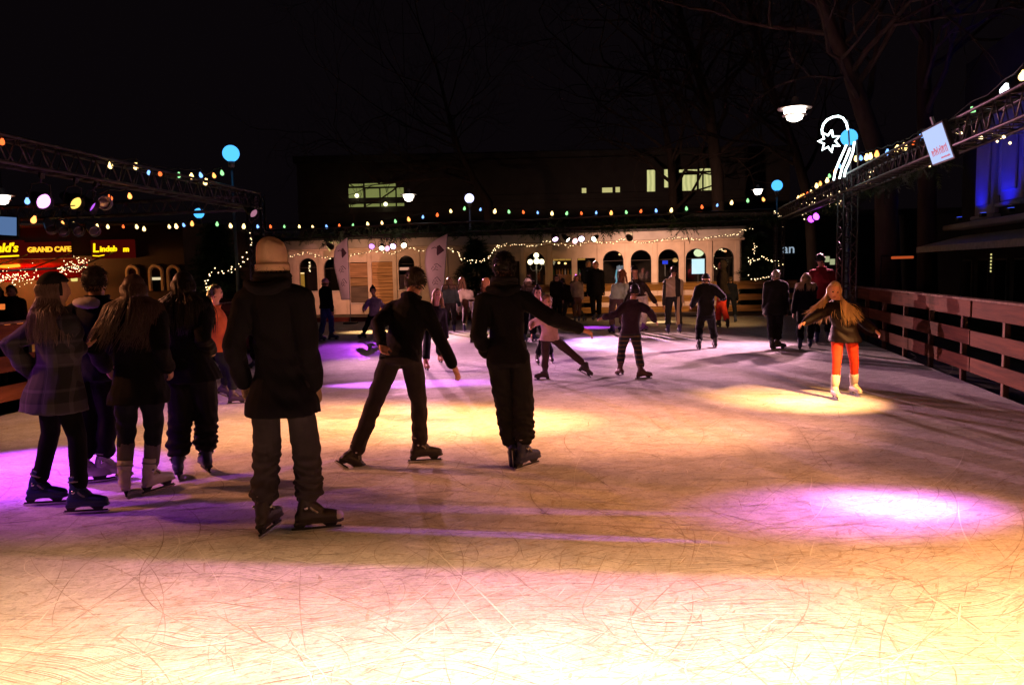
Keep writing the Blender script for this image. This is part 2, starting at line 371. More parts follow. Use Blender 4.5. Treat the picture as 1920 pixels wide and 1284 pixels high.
fairy('curl of fairy lights under the right truss past the tower', [R(1640, 312), R(1636, 325), R(1622, 336), R(1624, 346), R(1638, 350), R(1645, 336)], 14, .03, .02, 5)
fairy('fairy lights trailing under the right truss near the screen', [R(1725, 315), R(1800, 246), R(1812, 236), R(1832, 252), R(1858, 258), R(1876, 262), R(1896, 252), R(1918, 250)], 24, .045, .018, 6)

# ================================================================= GLOBE LAMPS, PENDANT LAMPS
M_BLUEG = emit('blue_globe', (.07, .42, 1.0), 1.7, True); M_WHITEG = emit('pale_globe', (.62, .62, 1.0), 2.6, True)
def globe(px, py, r, D, m, label, base=0):
    c = P(px, py, D); t = thing('globe_lamp', label, 'street lamp', (c.x, c.y, base), 'globe street lamps'); z = c.z - base
    bm = bmesh.new(); tube(bm, [(0, 0, -.1), (0, 0, .8), (0, 0, .82), (0, 0, z - r - .1)], [.075, .07, .045, .035], 10); obj('pole', bm, M_STEEL, t, True)
    bm = bmesh.new(); lathe(bm, [(.04, z - r - .14), (.07, z - r - .12), (.08, z - r - .02), (.06, z - r + .03)], 12); obj('collar', bm, M_STEEL, t, True)
    bm = bmesh.new(); sphere(bm, (0, 0, z), r, u=20, v=12); obj('globe', bm, m, t, True); return t
globe(433, 288, .2, 19.5, M_BLUEG, 'tall blue globe lamp above the left truss')
globe(373, 400, .19, 30, M_BLUEG, 'smaller blue globe lamp half hidden behind the left truss')
globe(880, 372, .165, 28.3, M_WHITEG, 'pale violet globe lamp in the middle above the back truss')
globe(1457, 348, .19, 28, M_BLUEG, 'blue globe lamp at the far right corner of the rink')
globe(1592, 258, .185, 18, M_BLUEG, 'blue globe lamp beside the neon shooting star')
M_PEND = emit('pendant_glow', (1, .87, .72), 7, True); M_PSH = mat('white_shade', (.75, .72, .68), .45, bump=0)
def pendant(px, py, width, D, label, zc=11.0):
    c = P(px, py, D); r = width / 2; t = thing('pendant_street_lamp', label, 'street lamp', c, 'pendant street lamps hung on wires')
    bm = bmesh.new(); lathe(bm, [(.03, r * .75), (r * .18, r * .62), (r * .25, r * .3), (r * .5, r * .22), (r * 1.0, r * .06), (r * 1.0, r * .02), (r * .55, r * .12), (.05, r * .14)], 24); obj('shade', bm, M_PSH, t, True)
    bm = bmesh.new(); lathe(bm, [(.05, r * .1), (r * .6, r * .04), (r * .64, -r * .1), (r * .6, -r * .26), (.05, -r * .28)], 20); obj('diffuser', bm, M_PEND, t, True)
    bm = bmesh.new(); lathe(bm, [(r * .3, -r * .3), (r * .72, -r * .34), (r * .72, -r * .38), (r * .3, -r * .36)], 20); obj('ring', bm, M_PSH, t, True)
    bm = bmesh.new(); lathe(bm, [(.05, -r * .38), (r * .5, -r * .42), (r * .42, -r * .62), (r * .2, -r * .72), (.03, -r * .74)], 20); obj('lower_diffuser', bm, M_PEND, t, True)
    bm = bmesh.new(); tube(bm, [(0, 0, r * .7), (0, 0, zc - c.z)], .012, 6); obj('suspension_rod', bm, M_CABLE, t); return t
pendant(1490, 205, .58, 14, 'large lit pendant street lamp left of the neon star')
pendant(766, 366, .60, 28, 'lit pendant street lamp beside the wide lit window')
pendant(1421, 356, .52, 30, 'small lit pendant street lamp left of the far blue globe')
pendant(4, 368, .62, 22, 'lit pendant street lamp cut by the left edge of the photo')

# ================================================================= NEON STAR, SCREENS
M_NEON = emit('neon_white', (.82, 1.0, 1.0), 5)
t = thing('neon_star', 'white neon shooting star sculpture over the right truss', 'light sculpture', P(1555, 265, 16.6))
o0 = P(1555, 265, 16.6)
def neon(name, pts, r=.022, closed=False):
    p = [P(x, y, 16.6) - o0 for x, y in pts]
    if closed: p.append(p[0])
    bm = bmesh.new(); tube(bm, p, r, 8); obj(name, bm, M_NEON, t, True)
star = []
for k in range(14):
    a = -PI / 2 + .22 + k * PI / 7; rr = 21 if k % 2 == 0 else 11; star.append((1555 + rr * math.cos(a), 265 + rr * math.sin(a)))
neon('star_outline', star, .022, True)
neon('tail_arc', [(1542, 252), (1541, 243), (1544, 233), (1551, 225), (1561, 220), (1572, 218), (1581, 222), (1587, 231), (1590, 244)])
neon('tail_tube', [(1587, 272), (1580, 288), (1572, 306), (1566, 322), (1563, 338)]); neon('tail_tube', [(1594, 278), (1586, 298), (1579, 315), (1574, 335)]); neon('tail_tube', [(1602, 266), (1599, 286), (1592, 305), (1585, 320), (1583, 332)])
bm = bmesh.new()
for a, b in [((1590, 225), (1598, 372)), ((1606, 262), (1612, 372))]: tube(bm, [P(*a, 16.75) - o0, P(*b, 16.75) - o0], .018, 6)
obj('bracket', bm, M_STEEL, t)
def screen(label, TL, TR, BRc, BLc, m, name='hanging_screen'):
    c = (TL + TR + BRc + BLc) / 4; t = thing(name, label, 'screen', c)
    ex = ((TR - TL) + (BRc - BLc)).normalized(); ey = ((TL - BLc)); ey = (ey - ex * ey.dot(ex)).normalized(); nz = ex.cross(ey)
    W = ((TR - TL).length + (BRc - BLc).length) / 2; H = abs((TL - BLc).dot(ey)); M_ = Matrix((ex, ey, nz)).transposed().to_4x4()
    bm = bmesh.new(); bevbox(bm, (-W / 2 - .03, -H / 2 - .03, -.07), (W / 2 + .03, H / 2 + .03, -.004), .01); o = obj('housing', bm, M_BLACK, t); o.matrix_local = M_
    bm = bmesh.new(); vv = [bm.verts.new(q) for q in [(-W / 2, -H / 2, 0), (W / 2, -H / 2, 0), (W / 2, H / 2, 0), (-W / 2, H / 2, 0)]]; bm.faces.new(vv); o = obj('display', bm, m, t); o.matrix_local = M_
    bm = bmesh.new(); box(bm, (-.03, H / 2, -.06), (.03, H / 2 + .14, -.03)); o = obj('bracket', bm, M_STEEL, t); o.matrix_local = M_
    return t, M_, W, H
sc_m = emit('screen_light', (.50, .62, 1.0), 1.05, True)
t, M_, W, H = screen('bright blue-white screen with red lettering hung on the right truss', P(1731, 248, 11.3), P(1768, 224, 10.45), P(1785, 300, 10.55), P(1746, 310, 11.4), sc_m)
M_RED = emit('screen_red', (.72, .22, .32), .9)
rs = random.Random(4)
for z_, h_, x0_, x1_ in [(-.08, .12, -.30, .38), (-.19, .03, .0, .36)]:      # too blurred in the photograph to be read: only its strokes
    bm = bmesh.new(); x_ = x0_
    while x_ < x1_:
        hh = h_ * rs.uniform(.6, 1.0); box(bm, (x_, z_ - h_ / 2, .002), (x_ + h_ * .2, z_ - h_ / 2 + hh, .005)); 
        if rs.random() < .7: box(bm, (x_ + h_ * .2, z_ - h_ / 2 + hh * rs.uniform(.3, .8), .002), (x_ + h_ * .42, z_ - h_ / 2 + hh * .95, .005))
        x_ += h_ * rs.uniform(.42, .6)
    o = obj('lettering', bm, M_RED, t); o.matrix_local = M_
screen('dim blue monitor cut by the left edge below the pendant lamp', P(-40, 404, 17), P(31, 409, 17), P(31, 441, 17), P(-40, 438, 17), emit('blue_screen', (.16, .30, .62), .55), 'monitor')

# ================================================================= PAVILION
PA = Vector((-9.9, 33.56, 0)); PB = Vector((9.12, 31.0, 0)); pd = (PB - PA).normalized(); PL = (PB - PA).length
def fx(px): q = onplane(px, 500, (PA.x, PA.y), (pd.x, pd.y)); return (q - PA).dot(pd)
def fz(px, py): return onplane(px, py, (PA.x, PA.y), (pd.x, pd.y)).z
pav = thing('pavilion', 'long cream pavilion with a row of arched windows behind the far fence', 'pavilion', PA, rz=math.atan2(pd.y, pd.x))
WT, ZT = .16, 2.72
M_REV = mat('window_reveal_paint', (.42, .35, .29), .6, bump=.05)
M_GL = glass('window_glass', (.75, .78, .78), .08)
M_FRAME = mat('dark_window_frame', (.06, .05, .045), .5, bump=.05)
def bay(x0, x1, arch=None):                 # arch: (a, b, sill, spring) opening, rounded when rounded
    bm = bmesh.new(); y0, y1 = 0.0, WT
    def quad(*p): bm.faces.new([bm.verts.new(q) for q in p])
    if arch is None: box(bm, (x0, 0, 0), (x1, WT, ZT)); return obj('wall_panel', bm, M_WALL, pav)
    a, b, s, sp, rnd = arch; r = (b - a) / 2; cx = (a + b) / 2
    if rnd: prof = [(a, s), (a, sp)] + [(cx - r * math.cos(PI * k / 14), sp + r * math.sin(PI * k / 14)) for k in range(1, 14)] + [(b, sp), (b, s)]
    else: prof = [(a, s), (a, sp), (b, sp), (b, s)]
    for y in (y0, y1):
        quad((x0, y, 0), (a, y, 0), (a, y, ZT), (x0, y, ZT)); quad((b, y, 0), (x1, y, 0), (x1, y, ZT), (b, y, ZT))
        if s > .02: quad((a, y, 0), (b, y, 0), (b, y, s), (a, y, s))
        top = prof[1:-1]
        for p, q in zip(top, top[1:]):
            if abs(p[0] - q[0]) > 1e-5: quad((p[0], y, p[1]), (q[0], y, q[1]), (q[0], y, ZT), (p[0], y, ZT))
    for p, q in zip(prof, prof[1:]): quad((p[0], y0, p[1]), (q[0], y0, q[1]), (q[0], y1, q[1]), (p[0], y1, p[1]))
    if s > .02: quad((a, y0, s), (b, y0, s), (b, y1, s), (a, y1, s))
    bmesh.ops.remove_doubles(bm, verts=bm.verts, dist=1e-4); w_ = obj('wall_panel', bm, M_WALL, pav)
    # frame rim, glass
    bm = bmesh.new(); pr = [Vector((x, .09, z)) for x, z in prof]; tube(bm, pr, .022, 6)
    if rnd: tube(bm, [(a, .09, sp), (b, .09, sp)], .012, 4)
    f = obj('window_frame', bm, M_FRAME, pav)
    bm = bmesh.new(); bm.faces.new([bm.verts.new((x, .1, z)) for x, z in prof]); obj('pane', bm, M_GL, f)
    if s > .02:
        bm = bmesh.new(); bevbox(bm, (a - .04, -.06, s - .05), (b + .04, .02, s - .004), .006); obj('window_sill', bm, M_REV, pav)
    return w_
def arch_bay(px0, px1, pxa, pxb, ytop=None):
    a, b = fx(pxa), fx(pxb); r = (b - a) / 2; ztop = 2.43; bay(fx(px0), fx(px1), (a, b, 1.03, ztop - r, True))
arch_bay(505, 553, 513, 544)
arch_bay(553, 602, 560, 594); arch_bay(602, 652, 606, 645)
for p0, p1, s in [(652, 693, 'panel'), (693, 740, 'slats')]:
    bay(fx(p0), fx(p1), (fx(p0) + .08, fx(p1) - .08, .5 if s == 'panel' else .12, 2.2, False))
    a, b = fx(p0) + .08, fx(p1) - .08
    if s == 'slats':
        M_SL = wood('roller_shutter_wood', (.36, .19, .08)); k = 0; z = .14
        while z < 2.17:
            bm = bmesh.new(); bevbox(bm, (a + .01, -.01, z), (b - .01, .03 + .006 * (k % 2), z + .135), .006); o = obj('shutter_slat', bm, M_SL, pav); o.rotation_euler.x = random.uniform(-.04, .04); z += .147; k += 1
    else:
        for z0, z1, m in [(.5, 1.2, wood('stall_board', (.10, .07, .05))), (1.2, 1.55, wood('stall_counter', (.22, .13, .06))), (1.55, 2.18, wood('stall_hatch', (.26, .14, .07)))]:
            bm = bmesh.new(); bevbox(bm, (a + .01, .0, z0 + .01), (b - .01, .05, z1 - .01), .008); obj('stall_panel', bm, m, pav)
arch_bay(740, 784, 747, 777)
bay(fx(784), fx(836)); bay(fx(836), fx(944))
bay(fx(944), fx(980), (fx(950), fx(974), .03, 2.1, False))
arch_bay(980, 1030, 986, 1022)
bay(fx(1030), fx(1078), (fx(1036), fx(1072), .03, 2.15, False)); bay(fx(1078), fx(1124), (fx(1082), fx(1116), .03, 2.15, False))
edges = [1124, 1176, 1228, 1279, 1331, 1383]
for i in range(5): c = (edges[i] + edges[i + 1]) / 2; arch_bay(edges[i], edges[i + 1], c - 19.5, c + 19.5)
bay(0, fx(505)); bay(fx(1383), PL)
for px in [553, 602, 652, 693, 740, 784, 836, 944, 980, 1030, 1124, 1176, 1228, 1279, 1331, 1383]:
    bm = bmesh.new(); x = fx(px); bevbox(bm, (x - .09, -.05, 0), (x + .09, -.002, ZT - .01), .012); obj('pilaster', bm, M_WALL, pav)
bm = bmesh.new(); bevbox(bm, (-.1, -.16, ZT), (PL + .12, -.01, ZT + .08), .02); obj('cornice', bm, M_WALL, pav)
bm = bmesh.new(); bevbox(bm, (-.1, -.10, ZT + .085), (PL + .1, .12, 3.16), .02); obj('fascia', bm, mat('weathered_fascia', (.36, .30, .26), .6, var=.2, scale=2), pav)
bm = bmesh.new(); bevbox(bm, (-.2, -.2, 3.165), (PL + .2, 6.0, 3.26), .03); obj('roof', bm, mat('roof_felt', (.04, .035, .035), .8), pav)
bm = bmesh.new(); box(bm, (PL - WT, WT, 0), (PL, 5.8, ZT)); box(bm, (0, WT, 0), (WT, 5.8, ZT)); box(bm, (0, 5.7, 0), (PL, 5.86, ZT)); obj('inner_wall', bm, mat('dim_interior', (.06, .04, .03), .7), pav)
# things seen inside, each giving off its own light
def inside(name, label, cat, px, py, back, build, group=None):
    p = onplane(px, py, (PA.x, PA.y), (pd.x, pd.y)); ry = ray(px, py); q = p + ry * (back / ry.y); t = thing(name, label, cat, q, group, math.atan2(pd.y, pd.x)); build(t); return t
def mk_screen(w_, h_, m):
    def f(t):
        bm = bmesh.new(); bevbox(bm, (-w_ / 2 - .03, .01, -h_ / 2 - .03), (w_ / 2 + .03, .07, h_ / 2 + .03), .008); obj('housing', bm, M_BLACK, t)
        bm = bmesh.new(); box(bm, (-w_ / 2, 0, -h_ / 2), (w_ / 2, .008, h_ / 2)); obj('display', bm, m, t)
        bm = bmesh.new(); tube(bm, [(0, .05, -h_ / 2), (0, .05, -h_ / 2 - .5)], .02, 6); obj('stand', bm, M_STEEL, t)
    return f
inside('menu_screen', 'bright pale blue screen in the fourth of the right arches', 'screen', 1309, 499, .5, mk_screen(.5, .62, emit('menu_light', (.62, .88, 1.0), 1.5, True)))
inside('small_screen', 'small deep blue screen inside the third right arch', 'screen', 1247, 492, .8, mk_screen(.22, .14, emit('deep_blue_screen', (.03, .06, .8), 1.2)))
def mk_lamp(r, m):
    def f(t):
        bm = bmesh.new(); sphere(bm, (0, 0, 0), (r, r, r * .8)); obj('shade', bm, m, t, True)
        bm = bmesh.new(); tube(bm, [(0, 0, r * .7), (0, 0, 2.7 - t.location.z)], .008, 5); obj('flex', bm, M_CABLE, t)
    return f
inside('oval_lamp', 'pale oval lamp above the bright screen in the arch', 'lamp', 1310, 474, .9, mk_lamp(.2, emit('oval_lamp_glow', (.85, .95, .55), 1.3)))
for i, (px, py, lb, col, s) in enumerate([(1162, 477, 'small orange lamp inside the first right arch', (1, .55, .2), 2), (1360, 471, 'small orange lamp inside the last right arch', (1, .4, .15), 2), (1259, 466, 'small white lamp inside the third right arch', (1, .9, .8), 1.5),
        (1048, 493, 'left warm lamp over the bar seen through the double doors', (1, .6, .2), 3), (1060, 494, 'right warm lamp over the bar seen through the double doors', (1, .6, .2), 3), (1266, 488, 'amber lamp low in the third right arch', (1, .5, .15), 1.0)]):
    inside('bar_lamp', lb, 'lamp', px, py, 1.2, mk_lamp(.055 if i != 5 else .11, emit('bar_lamp_glow', col, s)), 'small lamps inside the pavilion')
def mk_bar(t):
    bm = bmesh.new(); bevbox(bm, (-1.0, 0, -.5), (1.0, .5, 0), .02); obj('counter', bm, wood('bar_wood', (.2, .1, .04)), t)
    bm = bmesh.new(); box(bm, (-.8, .45, .62), (.8, .6, .8)); obj('light_strip', bm, emit('bar_strip', (1, .5, .1), .45), t)
    for k in range(12):
        bm = bmesh.new(); lathe(bm, [(.03, .0), (.035, .02), (.035, .16), (.012, .2), (.012, .26)], 8); o = obj('bottle', bm, mat('bottle_glass', random.choice([(.1, .3, .1), (.4, .2, .05), (.5, .5, .5)]), .15), t); o.location = (-.7 + k * .125, .35, 0)
inside('bar', 'bar counter with bottles seen through the double doors', 'bar', 1062, 515, 2.2, mk_bar)
def mk_shelf(t):
    bm = bmesh.new(); box(bm, (-.25, 0, .3), (.25, .25, .42)); obj('light_strip', bm, emit('pink_strip', (1, .45, .3), .9), t)
    bm = bmesh.new(); bevbox(bm, (-.28, 0, -1.1), (.28, .3, .1), .02); obj('cabinet', bm, mat('display_cabinet', (.35, .25, .2), .4), t)
inside('drinks_cabinet', 'pink lit drinks cabinet in the arch behind the leaning skater', 'cabinet', 754, 520, .5, mk_shelf)
def mk_poster(t):
    bm = bmesh.new(); bevbox(bm, (-.24, 0, -.35), (.24, .03, .35), .01); obj('panel', bm, emit('yellow_panel', (.9, .42, .06), .42), t)
    bm = bmesh.new(); box(bm, (-.24, -.01, .36), (.24, .02, .40)); obj('tube_light', bm, emit('tube_glow', (1, .7, .3), 2.4), t)
inside('lit_panel', 'amber panel under a tube light in the left arch beside the beanie', 'light panel', 561, 529, .5, mk_poster)
def mk_icicle(t):
    r = random.Random(3); bm = bmesh.new()
    for k in range(34): bmesh.ops.create_icosphere(bm, subdivisions=1, radius=.013, matrix=Matrix.Translation((r.gauss(0, .02), r.gauss(0, .02), -r.random() * .42)))
    tag(obj('tiny_bulbs', bm, M_FAIRY, t), kind='stuff'); bm = bmesh.new(); tube(bm, [(0, 0, .05), (0, 0, -.45)], .005, 4); obj('wire', bm, M_CABLE, t)
inside('light_strand', 'white strand of lights hanging in the arch beside the beanie', 'fairy lights', 580, 491, .4, mk_icicle)
def mk_sign(t):
    bm = bmesh.new()
    for k in range(7): tube(bm, [(-.15 + k * .05, 0, 0), (-.15 + k * .05, 0, .2 + .02 * (k % 3))], .01, 4)
    obj('tube_light', bm, emit('pale_tube', (.7, .72, .8), .8), t)
    bm = bmesh.new(); tube(bm, [(-.16, 0, .05), (-.2, 0, -.2), (-.17, 0, -.42), (-.26, 0, -.6), (-.4, 0, -.63)], .03, 6); obj('neon_boot', bm, emit('cyan_neon', (.2, .5, .62), .8), t)
inside('window_sign', 'pale neon boot shaped sign in the first right arch', 'neon sign', 1164, 508, .4, mk_sign)
def mk_ring(t):
    bm = bmesh.new(); r = random.Random(5)
    for k in range(26): a = PI * .35 + k / 25 * PI * 1.0; bmesh.ops.create_icosphere(bm, subdivisions=1, radius=.02, matrix=Matrix.Translation((.33 * math.cos(a) + r.gauss(0, .02), 0, .42 * math.sin(a) + r.gauss(0, .02))))
    tag(obj('tiny_bulbs', bm, M_FAIRY, t), kind='stuff'); bm = bmesh.new(); tube(bm, [(.33 * math.cos(a), .02, .42 * math.sin(a)) for a in [PI * .35 + k / 12 * PI for k in range(13)]], .015, 5); obj('wreath_ring', bm, mat('fir_wreath', (.02, .04, .02), .8), t)
inside('light_wreath', 'lit wreath of fairy lights inside the last right arch', 'wreath', 1351, 487, .4, mk_ring)
# garland of fairy lights along the eaves
gp = [(505, 468), (520, 472), (545, 481), (560, 478), (574, 472), (588, 478), (604, 483), (622, 483), (640, 484), (662, 477), (680, 475), (700, 470), (716, 471), (735, 477), (752, 470), (766, 463), (780, 469), (792, 471), (806, 465), (822, 462), (838, 466), (856, 470)]
gq = [(928, 466), (945, 459), (965, 457), (985, 461), (1005, 461), (1027, 452), (1045, 458), (1068, 462), (1090, 458), (1110, 453), (1128, 455), (1150, 455), (1172, 447), (1190, 453), (1208, 456), (1232, 453), (1254, 446), (1275, 446), (1300, 451), (1316, 449), (1332, 444), (1350, 442), (1370, 442), (1384, 438), (1396, 430), (1412, 428)]
fp = lambda l: [onplane(x, y, (PA.x + .02, PA.y - .2), (pd.x, pd.y)) for x, y in l]
fairy('garland of fairy lights along the left eaves of the pavilion', fp(gp), 74, .024, .017, 7)
fairy('garland of fairy lights along the right eaves of the pavilion', fp(gq), 120, .024, .017, 8)

# ================================================================= FIR GREENERY ON THE BACK TRUSS, CHRISTMAS TREES
M_FIR = mat('fir_needles', (.022, .05, .02), .65, var=.5, scale=6, bump=0)
M_BARK = mat('bark', (.055, .042, .034), .85, var=.35, scale=6, bump=.6, bscale=25, stretch=(1, 1, .3))
def sprig(V, F, p, d, ln, r, nn=7):         # a twig with flat needles on either side
    d = d.normalized(); s = d.cross(Vector((r.normal(0, .4), r.normal(0, .4), 1))).normalized(); u_ = s.cross(d)
    for k in range(nn):
        t = (k + .5) / nn
        for sg in (-1, 1):
            b = len(V); q = p + d * ln * t; e = q + (s * sg * ln * .28 * (1.15 - t) + d * ln * .2 + u_ * r.normal(0, .05) * ln); n_ = d * ln * .06
            V += [q - n_, q + n_, e]; F.append((b, b + 1, b + 2))
V = []; F = []; r_ = np.random.default_rng(21)
A = Vector((BL[0], BL[1], 3.36)); B = Vector((BR[0], BR[1], ztop)); n = 900
for k in range(n):
    t = r_.random(); p = A.lerp(B, t) + Vector((r_.normal(0, .12), r_.normal(0, .12), -.22 + r_.normal(0, .07)))
    hang = .3 + .25 * max(0, math.sin(t * 47) + .4 * math.sin(t * 130))
    sprig(V, F, p, Vector((r_.normal(0, 1), r_.normal(0, .6), -abs(r_.normal(.5, .7)))), hang * r_.uniform(.6, 1.2), r_)
tag(link('fir_garland', raw(V, F), M_FIR), 'dark fir branches draped along the back truss', 'garland', kind='stuff')
V = []; F = []
for k in range(420):
    t = r_.random() ** 1.0; Dd = 12 + 13 * t; p = Vector((rightx(Dd), Dd, zc + .02)) + Vector((r_.normal(0, .1), r_.normal(0, .1), -.1 + r_.normal(0, .08)))
    sprig(V, F, p, Vector((r_.normal(0, .6), r_.normal(0, 1), -abs(r_.normal(.4, .6)))), .28 * r_.uniform(.6, 1.3), r_)
tag(link('fir_garland', raw(V, F), M_FIR), 'dark fir branches tucked into the right truss', 'garland', kind='stuff')
def xmas_tree(px, py_base, py_top, D, wpx, label, lights, seed):
    base = P(px, py_base, D); base.z = 0; h = P(px, py_top, D).z; R_ = wpx / FPX * D / 2; r = np.random.default_rng(seed)
    t = thing('christmas_tree', label, 'christmas tree', base, 'christmas trees')
    bm = bmesh.new(); tube(bm, [(0, 0, -.1), (0, 0, h * .5), (0, 0, h * .97)], [.07, .045, .008], 8); obj('trunk', bm, M_BARK, t)
    V = []; F = []
    for k in range(int(700 * h)):
        z = h * (.1 + .88 * r.random() ** 1.25); rad = R_ * (1 - z / h) ** .85 * (1 + .18 * math.sin(z * 9 + seed)); a = r.random() * 2 * PI
        q = rad * (r.random() ** .5); p = Vector((q * math.cos(a), q * math.sin(a), z + (rad - q) * .25)); d = Vector((math.cos(a), math.sin(a), r.normal(-.15, .25)))
        sprig(V, F, p - d * .1, d, r.uniform(.26, .48), r, 6)
    link('foliage', raw(V, F), M_FIR, t)
    pts = [P(x, y, D - R_ * .8) for x, y in lights]
    fairy('fairy lights looped across the ' + label, pts, max(14, int(len(lights) * 4.5)), .04, .017, seed + 50)
xmas_tree(896, 600, 448, 27.9, 125, 'wide christmas tree behind the central skater', [(838, 466), (855, 472), (868, 487), (885, 490), (902, 491), (918, 482), (930, 470), (938, 460)], 31)
xmas_tree(1422, 590, 436, 29, 92, 'christmas tree right of the pavilion corner', [(1411, 460), (1420, 458), (1404, 497), (1420, 485), (1433, 482), (1446, 488), (1456, 492), (1468, 492), (1462, 500), (1440, 520), (1418, 524), (1404, 518)], 32)
xmas_tree(415, 620, 415, 21, 150, 'dark christmas tree between the standing group and the beanie man', [(470, 437), (466, 478), (450, 495), (437, 506), (425, 510), (412, 512), (400, 508), (385, 530), (395, 555), (426, 558)], 33)

# ================================================================= FEATHER FLAGS, CANDELABRA LAMP
M_FLAG = mat('white_flag_cloth', (.66, .55, .58), .75, var=.08, scale=3, bump=.1, bscale=8)
_nt = M_FLAG.node_tree; _t = _nt.nodes.new('ShaderNodeBsdfTranslucent'); _t.inputs[0].default_value = (.7, .52, .55, 1); _x = _nt.nodes.new('ShaderNodeMixShader'); _x.inputs[0].default_value = .4
_nt.links.new(_nt.nodes['Principled BSDF'].outputs[0], _x.inputs[1]); _nt.links.new(_t.outputs[0], _x.inputs[2]); _nt.links.new(_x.outputs[0], _nt.nodes['Material Output'].inputs[0])
M_PRINT = mat('dark_print', (.05, .02, .03), .7, bump=0)
def flag(x0, ytop, x1, ybot, D, lean, label, seed):
    base = P((x0 + x1) / 2, 600, D); base.z = 0; k = D / FPX; Wd = (x1 - x0) * k; zt = P(x1, ytop, D).z; zb = P(x1, ybot, D).z; H = zt - zb
    t = thing('feather_flag', label, 'flag', base, 'feather flags'); V = []; F = []; nu, nv = 8, 26; yo = []
    def pt(u_, v):                             # u across from pole side(1) to free edge(0), v upward
        edge = 1 - max(0, (v - .72) / .28) ** 2.2 * 1.0; low = .62 + .38 * min(1, v * 1.8)
        x = Wd * (.5 - (1 - u_) * edge * low); return Vector((x + lean * v * H, .05 * math.sin(v * 7 + u_ * 3 + seed) * (1 - u_) + .01, zb + v * H))
    for j in range(nv + 1):
        for i in range(nu + 1): V.append(pt(i / nu, j / nv))
    for j in range(nv):
        for i in range(nu): a = j * (nu + 1) + i; F.append((a, a + 1, a + nu + 2, a + nu + 1))
    o = link('banner', raw(V, F, True), M_FLAG, t); sm = o.modifiers.new('thick', 'SOLIDIFY'); sm.thickness = .004
    bm = bmesh.new(); tube(bm, [(Wd / 2, .02, 0), (Wd / 2 + .01, .02, zb)] + [pt(1, v / 10) + Vector((.012, .01, 0)) for v in range(11)], .014, 6); obj('pole', bm, M_STEEL, t)
    bm = bmesh.new(); bevbox(bm, (Wd / 2 - .22, -.2, 0), (Wd / 2 + .22, .24, .06), .01); obj('base', bm, M_BLACK, t)
    # printed emblem and script-like strokes, following the cloth
    def stroke(name, pts, wd):
        Vv = []; Ff = []
        for i, (u_, v) in enumerate(pts):
            q = pts[min(i + 1, len(pts) - 1)]; p_ = pts[max(i - 1, 0)]; a = pt(u_, v) + Vector((0, -.012, 0)); dd = (pt(*q) - pt(*p_)); n_ = Vector((-dd.z, 0, dd.x)).normalized() * wd
            Vv += [a - n_, a + n_]
        for i in range(len(pts) - 1): Ff.append((2 * i, 2 * i + 1, 2 * i + 3, 2 * i + 2))
        link(name, raw(Vv, Ff), M_PRINT, t)
    c = [(.42, .80), (.62, .83), (.9, .755), (.6, .69), (.55, .73), (.72, .765)]
    vv = [pt(u_, v) + Vector((0, -.012, 0)) for u_, v in [(.5, .815), (.62, .835), (.93, .75), (.6, .67), (.55, .70)]]
    link('emblem', raw(vv, [tuple(range(5))]), M_PRINT, t); stroke('emblem_line', [(.25, .78), (.4, .80), (.55, .78)], .012)
    for ys, s_ in ((.46, 1), (.24, 1.2)):
        stroke('script_stroke', [(.3, ys), (.4, ys + .05 * s_), (.48, ys), (.55, ys + .06), (.62, ys + .02)], .010)
        stroke('script_stroke', [(.45, ys + .07), (.6, ys + .085 * s_), (.75, ys + .05), (.82, ys + .03)], .010)
        stroke('script_stroke', [(.35, ys - .02), (.5, ys + .0), (.66, ys - .015)], .008)
flag(631, 445, 657, 562, 27.0, .0, 'upright white feather flag with dark emblem left of the shuttered stall', 1)
flag(793, 439, 831, 560, 27.2, .10, 'leaning pinkish feather flag with dark emblem behind the leaning skater', 2)
c = P(1007, 560, 29.4); t = thing('candelabra_lamp', 'short ornate lamp with five glowing globes before the arch', 'street lamp', (c.x, c.y, 0))
zc_ = P(1007, 491, 29.4).z
bm = bmesh.new(); tube(bm, [(0, 0, -.1), (0, 0, .5), (0, 0, zc_ + .1)], [.07, .035, .025], 8); obj('pole', bm, M_STEEL, t, True)
M_CG = emit('globe_warm', (1, .85, .5), 3.0, True)
for dx, dy, dz in [(0, 0, .24), (-.23, 0, 0), (.2, .05, 0), (.02, -.22, .02), (0, .22, .02)]:
    bm = bmesh.new(); tube(bm, [(0, 0, zc_ - .3), (dx * .6, dy * .6, zc_ - .34), (dx, dy, zc_ - .22 + dz * .9), (dx, dy, zc_ + dz - .08)], .012, 6); a_ = obj('arm', bm, M_STEEL, t)
    bm = bmesh.new(); sphere(bm, (dx, dy, zc_ + dz), .10, u=14, v=10); obj('globe', bm, M_CG, a_, True)

# ================================================================= DARK OFFICE BLOCK BEHIND
M_OFF = mat('dark_office_wall', (.055, .048, .047), .8, var=.2, scale=1.5)
offD = 46.0
off = thing('office_building', 'dark office block behind the pavilion with a few lit windows', 'building', (0, offD, 0))
def oz(py): return P(960, py - 0, offD).z
def ox(px): return P(px, 400, offD).x
bm = bmesh.new(); box(bm, (ox(560), 0, 0), (ox(1480), 12, P(900, 300, offD).z)); obj('wall', bm, M_OFF, off)
bm = bmesh.new(); bevbox(bm, (ox(556), -.35, P(900, 300, offD).z + .003), (ox(1486), 12.2, P(900, 300, offD).z + .4), .05); obj('roof', bm, M_ASPH, off)
for z in (P(900, 395, offD).z, P(900, 378, offD).z):
    bm = bmesh.new(); bevbox(bm, (ox(560), -.12, z), (ox(1480), -.003, z + .35), .02); obj('ledge', bm, M_OFF, off)
C1 = (.42, .46, .14); C2 = (.24, .27, .08)
